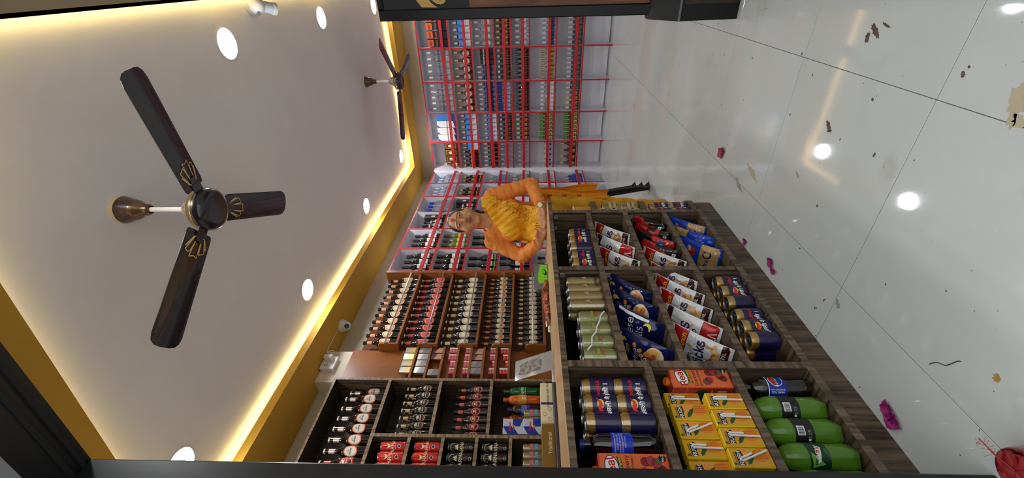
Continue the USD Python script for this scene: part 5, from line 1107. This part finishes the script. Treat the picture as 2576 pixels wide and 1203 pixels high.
obj('base_rim', box(-.244, .40, 2.408, 2.414, .279, .289, .001), mat('rim_grey', (110, 112, 120), rough=.2, metal=.6), ds)
obj('orange_print', decal(rect(-.166, .40, .01, .27), on_front(2.411, .001)), mat_noise('amber_base', (24, 20, 16), (60, 36, 16), (20, 20, 20), 3, .5), ds)

# ================================================================ stacked black stools behind the woman
STOOL = mat('stool_black', (26, 26, 28), rough=.4)
def stool(t):
    H, a, b = .44, .135, .185
    obj('seat', box(-a, a, -a, a, H - .018, H, .008), STOOL, t)
    for sx in (-1, 1):
        for sy in (-1, 1):
            for (dx, dy) in ((.045, .006), (.006, .045)):
                pass
            v = []
            for z, q in ((H - .018, a), (.0, b)):
                for ux, uy in ((0, 0), (-.050, 0), (-.050, -.006), (-.006, -.006), (-.006, -.050), (0, -.050)):
                    v.append((sx * (q + ux), sy * (q + uy), z))
            v = np.array(v); f = []
            for k in range(6):
                m_, n2 = k, (k + 1) % 6; f += [[m_, n2, n2 + 6], [m_, n2 + 6, m_ + 6]]
            f = np.array(f); f = f if sx * sy > 0 else f[:, ::-1]
            foot = trimesh.convex.convex_hull(np.array([(sx * (b + .020), sy * (b + .020), 0), (sx * (b - .05), sy * b, 0), (sx * b, sy * (b - .05), 0), (sx * (b - .004), sy * (b - .004), .035), (sx * (b - .045), sy * (b - .006), .012), (sx * (b - .006), sy * (b - .045), .012)]))
            obj('leg', cat_([trimesh.Trimesh(v, f, process=False), foot]), STOOL, t)
    for s in (-1, 1):
        obj('apron', box(-a - .003, a + .003, s * (a + .001) - .003, s * (a + .001) + .003, H - .075, H - .018), STOOL, t)
        obj('apron', box(s * (a + .001) - .003, s * (a + .001) + .003, -a - .003, a + .003, H - .075, H - .018), STOOL, t)
KS = Kind('stool', 'stool', '', stool)
for i, w in enumerate(('lowest', 'middle', 'topmost')):
    KS.put((-1.790, 3.20, i * .058), .0, f'black plastic stool, {w} of the nested stack behind the woman', 'nested black stools')

# ================================================================ on the floor
PETALM = mat('petal_magenta', (150, 24, 104), rough=.5, sss=.1)
PETALR = mat('petal_crimson', (150, 20, 60), rough=.5, sss=.1)
def petals(name, label, x, y, s, n, m, seed):
    g = random.Random(seed); t = thing(name, label, 'flower', (x, y, 0), g.uniform(0, 6))
    for k in range(n):
        a = 2 * PI * k / n + g.uniform(-.4, .4); L, W = s * g.uniform(.8, 1.15), s * g.uniform(.45, .65)
        u, v = np.meshgrid(np.linspace(0, 1, 7), np.linspace(-1, 1, 5), indexing='ij'); w = W * np.sin(PI * np.clip(u, .08, 1) ** .8) * (1 - .2 * u)
        X = L * u; Y = v * w; Z = .0015 + (.35 + .3 * g.random()) * L * u ** 1.4 * (1 - .5 * u) + .25 * w * v ** 2 + .0015 * np.sin(9 * u + k)
        P = np.stack([X, Y, Z], -1).reshape(-1, 3); f = []
        for i in range(6):
            for j in range(4):
                q = i * 5 + j; f += [[q, q + 5, q + 6], [q, q + 6, q + 1]]
        f = np.array(f); P2 = P - (0, 0, .0008)
        obj('petal', move(trimesh.Trimesh(np.vstack([P, P2]), np.vstack([f, f[:, ::-1] + len(P)]), process=False), 0, 0, .0008, rz=a), m, t, smooth=True)
    obj('stem', tube([(0, 0, .003), (-s * .3, s * .1, .004), (-s * .6, s * .1, .003)], .0012, 5), mat('stem_green', (90, 80, 50), rough=.6), t)
petals('fallen_flower', 'crumpled crimson flower on the open floor, farthest from the counter', -.862, 2.202, .034, 6, PETALR, 1)
petals('fallen_flower', 'magenta flower lying in the middle of the aisle near the counter', -1.090, 1.512, .026, 4, PETALM, 2)
petals('fallen_flower', 'second magenta flower touching the first one by the counter base', -1.113, 1.478, .020, 3, PETALM, 3)
petals('fallen_flower', 'small magenta flower at the foot of the counter below the snack bags', -1.135, 1.745, .022, 3, PETALM, 4)
petals('fallen_flower', 'larger magenta flower against the counter base near the entrance', -1.105, .800, .028, 4, PETALM, 5)
petals('fallen_flower', 'magenta bloom beside the larger one against the counter base', -1.118, .772, .030, 4, PETALM, 6)
STAIN = [mat('stain_brown', (84, 60, 48), rough=.5), mat('stain_ochre', (176, 166, 136), rough=.4), mat('stain_grey', (150, 148, 138), rough=.4), mat('stain_yellow', (176, 142, 78), rough=.4)]
def smear(poly, m): obj('stain', extrude(poly, .0006, .0002), STAIN[m], fl)
def ragged(cx, cy, rx, ry, rot, seed, n=26):
    g = np.random.default_rng(seed); a = np.linspace(0, 2 * PI, n, endpoint=False); r = g.uniform(.45, 1.1, n)
    return affinity.translate(affinity.rotate(Polygon(np.stack([rx * r * np.cos(a), ry * r * np.sin(a)], 1)).buffer(0).buffer(ry * .25).buffer(-ry * .18), math.degrees(rot), origin=(0, 0)), cx, cy)
for cx, cy, rx, ry, rot, m, sd in ((-.185, 1.437, .030, .010, 1.0, 0, 1), (-.205, 1.462, .016, .010, .2, 0, 2), (-.165, 1.405, .020, .004, 1.3, 0, 3), (-.485, 1.485, .020, .009, .9, 0, 4), (-.500, 1.470, .012, .006, 2.0, 0, 5), (-.268, .950, .050, .018, .3, 1, 6), (-.300, .925, .020, .012, .8, 1, 7), (-.83, 1.86, .07, .016, 1.2, 1, 8), (-.93, 1.95, .05, .012, 1.2, 2, 9), (-.853, .751, .001, .001, 0, 0, 10),
                               (-.795, .662, .012, .008, .4, 3, 11), (-.50, 1.245, .008, .004, .1, 0, 12), (-.24, 1.10, .008, .005, .7, 0, 13), (-.36, 1.34, .006, .004, .7, 0, 14), (-.10, 1.64, .010, .006, .2, 3, 18), (-.98, 1.12, .018, .010, .9, 2, 19), (-.70, 1.55, .020, .006, 1.1, 2, 20)):
    smear(ragged(cx, cy, rx, ry, rot, sd), m)
hr = thing('thread', 'thin dark wavy thread lying on the floor tiles', 'thread')
obj('strand', tube(CubicSpline(np.arange(5), np.array([(-.895, .787, .0012), (-.870, .769, .0012), (-.862, .755, .0012), (-.841, .745, .0012), (-.825, .735, .0012)]))(np.linspace(0, 4, 24)), .0009, 5), BLACKP, hr)

# ================================================================ red bowl with a hibiscus flower near the entrance
pt = thing('bowl', 'small red glass bowl with ridged sides standing on the floor by the door post', 'bowl', (-.868, .492, 0))
REDG = mat('red_glass', (120, 16, 18), rough=.05, coat=1.0)
obj('bowl_body', lathe([(0, 0), (.024, 0), (.030, .006), (.042, .020), (.045, .026), (.043, .032), (.047, .040), (.048, .046), (.045, .052), (.046, .060), (.043, .070), (.040, .072), (.038, .066), (.036, .03), (0, .020)], 40), REDG, pt, smooth=50)
hb_ = thing('hibiscus', 'red hibiscus flower with a long stamen lying in the red bowl', 'flower', (-.868, .492, .064))
HIB = mat('hibiscus_red', (142, 20, 26), rough=.5, sss=.1)
for k in range(5):
    a = 2 * PI * k / 5; u, v = np.meshgrid(np.linspace(0, 1, 8), np.linspace(-1, 1, 7), indexing='ij'); w = .022 * np.sin(PI * np.clip(u * .92 + .06, 0, 1)) ** .8
    P = np.stack([.042 * u, v * w, .010 + .016 * u - .022 * u ** 2 + .003 * np.sin(5 * v + 3 * u)], -1).reshape(-1, 3); f = []
    for i in range(7):
        for j in range(6):
            q = i * 7 + j; f += [[q, q + 7, q + 8], [q, q + 8, q + 1]]
    f = np.array(f); P2 = P - (0, 0, .0008)
    obj('petal', move(trimesh.Trimesh(np.vstack([P, P2]), np.vstack([f, f[:, ::-1] + len(P)]), process=False), rz=a), HIB, hb_, smooth=True)
d0, d1 = np.array([.0, .0, .012]), np.array([.018, .060, .040])
obj('stamen', tube([d0, d0 + (d1 - d0) * .5 + (0, 0, .004), d1], [.0016, .0012, .0009], 6), HIB, hb_)
fil = []
g = random.Random(5)
for k in range(18):
    b = d0 + (d1 - d0) * (.45 + .5 * k / 18) + (0, 0, .003); e = b + np.array([g.uniform(-.012, .012), g.uniform(-.004, .008), g.uniform(-.010, .012)])
    fil += [tube([b, e], .00035, 4), move(trimesh.creation.icosphere(0, .0009), *e)]
obj('filaments', cat_(fil), mat('filament', (160, 60, 50), rough=.6), hb_, kind='stuff')

# ================================================================ the woman behind the counter end
WO = (-1.405, 2.430, 0)
pw = thing('person', 'woman in an orange long sleeved tunic and yellow scarf leaning on the counter end', 'person', WO, YAW)
SKIN = mat_noise('skin', (192, 132, 90), (208, 150, 108), (22, 22, 22), 3, .5)
LIP = mat('lip_rose', (150, 74, 68), rough=.4); EYEW = mat('eye_white', (190, 176, 162), rough=.3); IRIS = mat('iris_dark', (26, 16, 12), rough=.1); HAIRM = mat_noise('hair_dark', (22, 16, 14), (44, 30, 24), (8, 8, 60), 3, .4)
def U(*ds, k=.02):
    r = ds[0]
    for d in ds[1:]: r = smin(r, d, k)
    return r
def sdf_head(p):
    d = U(ellip(p, (0, .012, 1.498), (.072, .090, .088)), ellip(p, (0, -.016, 1.428), (.063, .064, .074)), k=.03)
    for s in (-1, 1):
        d = smin(d, ellip(p, (s * .044, -.046, 1.444), (.032, .030, .032)), .02)
        d = smin(d, cone(p, (s * .012, -.076, 1.506), (s * .048, -.058, 1.504), .011, .010), .012)
    d = smin(d, ellip(p, (0, -.060, 1.374), (.024, .022, .020)), .018)
    d = -smin(-d, np.minimum(ellip(p, (.031, -.094, 1.487), (.017, .022, .011)), ellip(p, (-.031, -.094, 1.487), (.017, .022, .011))), .008)
    d = smin(d, cone(p, (0, -.078, 1.492), (0, -.100, 1.452), .008, .0120), .010)
    for s in (-1, 1):
        d = smin(d, ellip(p, (s * .012, -.088, 1.446), (.0085, .011, .0075)), .006)
        d = smin(d, ellip(p, (s * .030, -.073, 1.4865), (.0150, .0125, .0110)), .005)
        d = smin(d, ellip(p, (s * .076, .014, 1.462), (.010, .018, .031)), .006)
        d = smin(d, ellip(p, (s * .024, -.070, 1.420), (.020, .018, .018)), .014)
    d = smin(d, ellip(p, (0, -.083, 1.4225), (.021, .010, .0060)), .005)
    d = smin(d, ellip(p, (0, -.081, 1.4115), (.018, .011, .0070)), .005)
    return smin(d, cone(p, (.0, .030, 1.27), (0, .018, 1.40), .052, .047), .025)
head = surface_nets(sdf_head, (-.105, -.135, 1.25), (.105, .125, 1.60), .0032)
SHR, SHL, ELR, ELL, WRR, WRL = (-.142, .045, 1.282), (.165, .050, 1.288), (-.236, .010, 1.085), (.238, .020, 1.025), (-.142, -.175, .977), (.085, -.180, .966)
def arm(p, g=0.0):
    d = 1e9 * np.ones(len(p))
    for sh, el, wr in ((SHR, ELR, WRR), (SHL, ELL, WRL)):
        d = np.minimum(d, smin(cone(p, sh, el, .046 + g, .037 + g), cone(p, el, wr, .037 + g, .0245 + g * .9), .012))
    return d
def torso(p, g=0.0):
    d = U(ellip(p, (.005, .070, 1.185), (.138 + g, .092 + g, .150 + g)), ellip(p, (.0, .105, 1.00), (.125 + g, .100 + g, .150 + g)), ellip(p, (.01, .165, .82), (.160 + g, .125 + g, .170 + g)), k=.06)
    d = U(d, cone(p, (-.130, .050, 1.285), (.145, .052, 1.292), .047 + g, .047 + g), k=.05)
    return U(d, ellip(p, (-.066, -.012, 1.160), (.062 + g, .058 + g, .060 + g)), ellip(p, (.068, -.012, 1.163), (.062 + g, .058 + g, .060 + g)), k=.03)
def legs(p):
    return np.minimum(cone(p, (-.085, .17, .78), (-.085, .19, .08), .080, .036), cone(p, (.095, .17, .78), (.085, .19, .08), .080, .036))
core = surface_nets(lambda p: smin(smin(torso(p, -.004), arm(p, -.004), .02), legs(p), .03), (-.32, -.24, .02), (.33, .34, 1.36), .011)
def hand_l(p):
    W = np.array([.085, -.180, .966]); d = cone(p, W + (.020, .046, .014), W + (-.012, -.004, -.002), .0245, .0225)
    kn = [np.array([-.004, -.196 - .0045 * i, .974 - .0105 * i]) for i in range(4)]
    for i, q in enumerate(kn):
        d = smin(d, cone(p, W + (-.010, -.006, .006 - .006 * i), q, .0145, .0105), .010)
    L = (.070, .078, .074, .058)
    for i, q in enumerate(kn):
        m = q + np.array([-.42 * L[i], -.012, -.004 + .001 * i]); e = q + np.array([-.98 * L[i], -.020, max(-.020, .9405 + .0075 - q[2])])
        d = np.minimum(smin(d, cone(p, q, m, .0092, .0082), .004), 1e9); d = smin(d, cone(p, m, e, .0082, .0065), .003)
    th = W + np.array([-.020, -.030, -.012]); d = smin(d, cone(p, W + (-.005, -.012, -.006), th, .013, .0105), .010)
    return smin(d, cone(p, th, th + (-.040, -.012, -.008), .0095, .0075), .004)
def hand_r(p):
    W = np.array(WRR); d = cone(p, W + (-.03, .03, .006), W + (.016, -.012, -.002), .0245, .0225)
    for i in range(4):
        q = W + np.array([.060 - .004 * i, -.036 - .004 * i, .014 - .015 * i]); a = W + np.array([.018, -.016, .010 - .008 * i])
        d = smin(d, cone(p, a, q, .0150, .0112), .010)
        m = q + np.array([.020, -.020, -.008]); e = m + np.array([-.014, -.020, -.012])
        if e[2] < .945: e[2] = .945
        d = smin(d, cone(p, q, m, .0098, .0090), .004); d = smin(d, cone(p, m, e, .0088, .0072), .003)
    th = W + np.array([.040, -.052, .020]); d = smin(d, cone(p, W + (.010, -.022, .006), th, .0125, .0100), .008)
    return smin(d, cone(p, th, th + (.030, -.016, -.004), .0092, .0076), .004)
hl = surface_nets(hand_l, (-.11, -.26, .925), (.165, -.14, 1.01), .0027)
hr_ = surface_nets(hand_r, (-.205, -.29, .925), (-.02, -.11, 1.03), .0027)
body = cat_([head, core, hl, hr_])
obj('body', body, SKIN, pw, smooth=True)
def march(fn, y0=-.35, steps=46):
    """front surface of fn seen along +y, above the points (x, z)"""
    def f(x, z):
        y = np.full(len(x), y0)
        for _ in range(steps): y = y + np.clip(fn(np.stack([x, y, z], 1)), -.02, .03) * .8
        return np.minimum(y, .16)
    return f
hy = march(sdf_head)
def face(shape, m, name, off, e=.006, parent=pw):
    obj(name, decal(shape, lambda x, z: np.stack([x, hy(x, z) - off, z], 1), e), m, parent, smooth=True)
for s in (-1, 1):
    face(Polygon([(s * .031 + .0125 * math.cos(a), 1.4860 + (.0036 if math.sin(a) > 0 else .0026) * math.sin(a)) for a in np.linspace(0, 2 * PI, 20, endpoint=False)]), EYEW, 'eye', .0006, .003)
    face(ell(s * .031 - .001, 1.4864, .0050, .0036, 14), IRIS, 'iris', .0011, .003)
    face(LineString([(s * .031 + .0138 * math.cos(a), 1.4862 + .0046 * math.sin(a)) for a in np.linspace(.1, PI - .1, 12)]).buffer(.0015), IRIS, 'lash', .0013, .003)
    face(LineString([(s * .012, 1.506), (s * .026, 1.5105), (s * .040, 1.509), (s * .050, 1.503)]).buffer(.0024), HAIRM, 'eyebrow', .0006, .004)
    face(ell(s * .0070, 1.4430, .0036, .0022, 12, s * .4), mat('nostril', (56, 30, 24), rough=.6), 'nostril', .0005, .003)
    obj('earring', move(trimesh.creation.icosphere(1, .0045), s * .082, .004, 1.436), GOLDC, pw, smooth=True)
face(Polygon([(-.030, 1.4225), (-.014, 1.4265), (-.004, 1.4275), (0, 1.4264), (.004, 1.4275), (.014, 1.4265), (.030, 1.4225), (.014, 1.4178), (0, 1.4162), (-.014, 1.4178)]), LIP, 'upper_lip', .0006, .004)
face(Polygon([(-.028, 1.4210), (-.013, 1.4164), (0, 1.4150), (.013, 1.4164), (.028, 1.4210), (.014, 1.4095), (0, 1.4062), (-.014, 1.4095)]), mat('lip_lower', (164, 90, 82), rough=.35), 'lower_lip', .0006, .004)
face(LineString([(-.033, 1.4245), (-.028, 1.4215), (-.014, 1.4170), (0, 1.4156), (.014, 1.4170), (.028, 1.4215), (.033, 1.4245)]).buffer(.0009), mat('mouth_line', (78, 34, 32), rough=.6), 'mouth_line', .0011, .004)
TIKA = mat('tika_red', (170, 40, 34), rough=.7); TIKAL = mat('tika_pale', (176, 92, 66), rough=.8)
face(ell(.0, 1.534, .011, .020, 18), TIKAL, 'forehead_powder', .0006, .005)
face(ell(.001, 1.512, .0048, .0062, 14), TIKA, 'forehead_mark', .0011, .004)
for k, (x, z) in enumerate(((-.003, 1.527), (.005, 1.532), (.001, 1.540), (-.006, 1.538))): face(ell(x, z, .0022, .003, 8), TIKA, 'forehead_mark', .0010, .003)
def sdf_hair(p):
    sh = ellip(p, (0, .020, 1.494), (.0795, .098, .0955))
    cut = np.maximum(((p[:, 0] / .0735) ** 2 + ((p[:, 2] - 1.455) / .1085) ** 2 - 1) * .05, p[:, 1] - .006)
    sh = np.maximum(sh, -cut)
    sh = np.maximum(sh, 1.425 - p[:, 2] - .25 * np.maximum(p[:, 1], 0))
    part = np.abs(p[:, 0] - .004) - .0022
    bun = np.minimum(ellip(p, (.035, .085, 1.405), (.045, .040, .050)), cone(p, (.045, .085, 1.40), (.062, .080, 1.31), .022, .010))
    st = .0005 * np.sin(p[:, 0] * 420 + p[:, 2] * 60)
    return smin(np.maximum(sh, -np.maximum(part, 1.575 - p[:, 2])), bun, .02) + st
hair = surface_nets(sdf_hair, (-.105, -.105, 1.27), (.125, .145, 1.605), .0034)
obj('hair', hair, HAIRM, pw, smooth=True)
gq = random.Random(9); wisps = []
for k in range(9):
    s = gq.choice((1, 1, -1)); b = np.array([s * gq.uniform(.060, .082), gq.uniform(.0, .06), gq.uniform(1.42, 1.50)])
    wisps.append(tube([b, b + (s * gq.uniform(.004, .016), gq.uniform(-.01, .02), -.03), b + (s * gq.uniform(.0, .022), gq.uniform(-.01, .03), -gq.uniform(.06, .10))], .0006, 4))
obj('hair_wisps', cat_(wisps), HAIRM, pw, kind='stuff')
# tunic
ORANGE = mat_noise('tunic_orange', (228, 128, 46), (238, 146, 62), (26, 26, 26), 3, .75, bump=.15)
def folds(p):
    q = np.stack([p[:, 0] * 16 + p[:, 2] * 10, p[:, 1] * 15, p[:, 2] * 34 - p[:, 0] * 14], 1); n = meshkit.noise(q, 4)
    q2 = np.stack([p[:, 0] * 34, p[:, 1] * 34, p[:, 2] * 70 + np.abs(p[:, 0]) * 40], 1)
    el = np.exp(-(np.minimum(np.linalg.norm(p - np.array(ELR), axis=1), np.linalg.norm(p - np.array(ELL), axis=1)) / .11) ** 2)
    return (np.abs(n - .5) - .14) * .020 + (np.abs(meshkit.noise(q2, 6) - .5) - .2) * .020 * el
def sdf_tunic(p):
    d = smin(torso(p, .009), arm(p, .0095), .016)
    neck = np.minimum(ellip(p, (-.004, -.010, 1.352), (.068, .13, .070)), cone(p, (-.004, -.085, 1.36), (-.004, -.10, 1.245), .058, .006))
    d = np.maximum(d, -neck)
    for w, e in ((WRR, ELR), (WRL, ELL)):
        w, e = np.array(w), np.array(e); ax = (w - e) / np.linalg.norm(w - e)
        d = np.maximum(d, np.where(np.linalg.norm(p - w, axis=1) < .09, (p - w) @ ax + .012, -1))
    return np.maximum(d, .80 - p[:, 2]) + folds(p)
tunic = surface_nets(sdf_tunic, (-.315, -.235, .79), (.325, .315, 1.375), .0062)
obj('tunic', tunic, ORANGE, pw, smooth=True)
# loose yellow trousers
SAFF = mat_noise('trouser_saffron', (222, 154, 24), (238, 176, 44), (14, 14, 14), 3, .8, bump=.1)
def sdf_trousers(p):
    d = smin(cone(p, (-.06, .165, .86), (-.10, .18, .04), .132, .070), cone(p, (.068, .160, .86), (.066, .165, .04), .132, .056), .05)
    a = np.arctan2(p[:, 1] - .17, p[:, 0])
    f = .012 * np.sin(a * 9 + p[:, 2] * 7) + .008 * np.sin(a * 17 - p[:, 2] * 16) + .010 * np.sin(p[:, 2] * 46 + a * 5) * np.clip((.55 - p[:, 2]) / .4, 0, 1) + .012 * (meshkit.noise(np.stack([p[:, 0] * 14, p[:, 1] * 14, p[:, 2] * 20], 1), 8) - .5)
    return np.maximum(np.maximum(d + f, p[:, 2] - .90), .006 - p[:, 2])
obj('trousers', surface_nets(sdf_trousers, (-.30, -.03, -.01), (.32, .36, .92), .0085), SAFF, pw, smooth=True)
# scarf: drawn from the shoulder across the chest to the hands
SCARF = mat_noise('scarf_yellow', (234, 168, 24), (244, 186, 44), (16, 16, 16), 3, .8, bump=.1)
tfn = lambda p: torso(p, .012)
ty = march(tfn)
def scarf_front(x, z):
    y = ty(x, z); w = np.clip((1.10 - z) / .13, 0, 1); w = w * w * (3 - 2 * w)
    y = y * (1 - w) + np.minimum(y, -.135 - .10 * np.clip(1.0 - z, 0, .05)) * w
    t = (x - .12) * .80 + (1.33 - z) * .45
    pl = (x + .15) * 1.0 + (z - 1.33) * .72
    return y - .011 - .0062 * np.sin(pl * 135 + 2.0 * np.sin(z * 9)) - .002 * np.sin(pl * 250 + z * 9)
scarf_poly = Polygon([(.160, 1.332), (.166, 1.30), (.140, 1.25), (.122, 1.18), (.104, 1.08), (.078, .995), (.040, .968), (-.02, .958), (-.085, .962), (-.128, .980), (-.160, 1.012), (-.148, 1.095), (-.114, 1.175), (-.060, 1.238), (.000, 1.285), (.070, 1.325), (.105, 1.345)])
v, f = finer(tri(scarf_poly), .0065)
yy = scarf_front(v[:, 0], v[:, 1]); A = np.stack([v[:, 0], yy, v[:, 1]], 1); B = A + (0, .006, 0); n = len(v)
e = np.vstack([f[:, [0, 1]], f[:, [1, 2]], f[:, [2, 0]]]); es = np.sort(e, 1); _, inv, c = np.unique(es, axis=0, return_inverse=True, return_counts=True); be = e[c[inv.ravel()] == 1]
sd = np.vstack([np.column_stack([be[:, 0], be[:, 0] + n, be[:, 1] + n]), np.column_stack([be[:, 0], be[:, 1] + n, be[:, 1]])])
sf = obj('scarf', trimesh.Trimesh(np.vstack([A, B]), np.vstack([f, f[:, ::-1] + n, sd]), process=False), SCARF, pw, smooth=40)
# the roll of cloth over the shoulder and the end hanging behind the arm
def sdf_drape(p):
    d = smin(torso(p, .022), arm(p, .020), .016) + .0025 * np.sin(p[:, 0] * 190 + p[:, 1] * 40)
    inner = smin(torso(p, .013), arm(p, .012), .016)
    zone = np.maximum(np.maximum(.080 - p[:, 0] - .35 * (1.33 - p[:, 2]), p[:, 0] - .160), np.maximum(1.255 - p[:, 2] + .3 * np.maximum(p[:, 1] - .05, 0), p[:, 1] - .17))
    return np.maximum(np.maximum(d, -inner), zone)
obj('shoulder_drape', surface_nets(sdf_drape, (.03, -.13, 1.18), (.21, .19, 1.39), .0045), SCARF, sf, smooth=True)
def strip(x0, x1, z0, z1, y0, seed, skew):
    X, Z = np.meshgrid(np.linspace(0, 1, 12), np.linspace(0, 1, 40)); x = x0 + (x1 - x0) * X + skew * Z + .008 * np.sin(Z * 7 + seed); z = z1 + (z0 - z1) * Z - .02 * X * Z
    y = y0 + .016 * np.sin(X * 8 + seed + Z * 2) + .012 * np.sin(Z * 6 + seed)
    P = np.stack([x, y, z], -1).reshape(-1, 3); ff = []
    for j in range(39):
        for i in range(11):
            q = j * 12 + i; ff += [[q, q + 12, q + 13], [q, q + 13, q + 1]]
    ff = np.array(ff); Q = P + (0, .006, 0); n = len(P)
    ring = list(range(12)) + [j * 12 + 11 for j in range(1, 40)] + [39 * 12 + i for i in range(10, -1, -1)] + [j * 12 for j in range(38, 0, -1)]
    s = []
    for k in range(len(ring)):
        a, b = ring[k], ring[(k + 1) % len(ring)]; s += [[a, a + n, b + n], [a, b + n, b]]
    return trimesh.Trimesh(np.vstack([P, Q]), np.vstack([ff, ff[:, ::-1] + n, np.array(s)]), process=False), P
SC2 = mat_noise('scarf_end', (228, 140, 20), (238, 158, 34), (16, 16, 16), 3, .8, bump=.1)
hang, HP = strip(.135, .215, .520, .99, .090, .4, -.012)
hg = obj('hanging_end', hang, SC2, sf, smooth=40)
hang2, HP2 = strip(.165, .225, .585, .99, .125, 2.0, .030)
obj('hanging_end', hang2, SC2, sf, smooth=40)
PRN = mat('print_maroon', (182, 78, 22), rough=.8); PRD = mat('print_dark', (98, 50, 26), rough=.8); PRL = mat('print_pale', (246, 208, 96), rough=.8)
def flower(cx, cz, r, n=8, m0=.0):
    return unary_union([affinity.translate(affinity.rotate(ell(r, 0, r * .42, r * .15, 10), math.degrees(2 * PI * k / n + m0), origin=(0, 0)), cx, cz) for k in range(n)])
fl1 = [(.088, 1.215, .013), (.102, 1.172, .012), (.075, 1.170, .011), (.112, 1.258, .010), (.060, 1.128, .014), (.032, 1.090, .014), (.078, 1.095, .012), (.052, 1.050, .011), (.010, 1.055, .013), (.060, 1.010, .011), (-.005, 1.012, .011)]
on_scarf = lambda x, z: np.stack([x, scarf_front(x, z) - .0012, z], 1)
obj('flower_print', decal(unary_union([flower(x, z, r, 8, x * 9) for x, z, r in fl1]).intersection(scarf_poly), on_scarf, .006), PRN, sf)
obj('leaf_print', decal(unary_union([ell(x + dx, z + dz, .0065, .0018, 10, a) for x, z, r in fl1 for dx, dz, a in ((.020, .010, 1.2), (-.016, .016, -.9))] + [ell(-.075 + .012 * k, .990 + .006 * (k % 2), .009, .0025, 10, .9 + .2 * k) for k in range(5)]).intersection(scarf_poly), on_scarf, .006), PRD, sf)
obj('dot_print', decal(unary_union([ell(-.10 + .028 * i + .014 * (j % 2), 1.19 - .045 * j - .02 * i + .05 * (i % 2), .0028, .0028, 8) for i in range(7) for j in range(5)]).intersection(scarf_poly), on_scarf, .006), PRL, sf)
ax = (.135 + .215) / 2 - .006
def on_hang(x, z):
    from scipy.spatial import cKDTree
    k = cKDTree(HP[:, [0, 2]]).query(np.stack([x, z], 1))[1]; return np.stack([x, HP[k, 1] - .0015, z], 1)
sq = [Polygon([(ax - .016, z - .014), (ax + .016, z - .014), (ax + .004, z), (ax + .016, z + .014), (ax - .016, z + .014), (ax - .004, z)]) for z in (.90, .80, .70)] + [ell(ax + dx, z, .003, .0018, 8) for z in np.linspace(.56, .95, 14) for dx in (-.024, .0, .024)]
obj('block_print', decal(unary_union(sq), on_hang, .008), PRN, sf)
# watch and necklace
wv = np.array(WRL) + (.004, 0, 0); axw = (np.array(WRL) - np.array(ELL)); axw /= np.linalg.norm(axw)
u0 = np.cross(axw, (0, 0, 1)); u0 /= np.linalg.norm(u0); v0 = np.cross(axw, u0)
wt = obj('watch_band', tube([wv + axw * .012 + .0275 * (math.cos(a) * u0 + math.sin(a) * v0) for a in np.linspace(0, 2 * PI, 30)], .0045, 8), GOLDC, pw, smooth=True)
nd = np.array([.05, -.95, .30]); nd /= np.linalg.norm(nd); wc_ = wv + axw * .012
obj('watch_case', tube([wc_ + nd * .022, wc_ + nd * .0335], [.0165, .0155], 24), GOLDC, wt, smooth=40)
obj('watch_dial', tube([wc_ + nd * .0334, wc_ + nd * .0342], [.0125, .0125], 24), mat('dial_cream', (232, 222, 196), rough=.3), wt)
obj('necklace', tube([(.056 * math.sin(a), .030 - .066 * math.cos(a), 1.322 - .026 * math.cos(a)) for a in np.linspace(-1.9, 1.9, 28)], .0018, 6), GOLDC, pw)
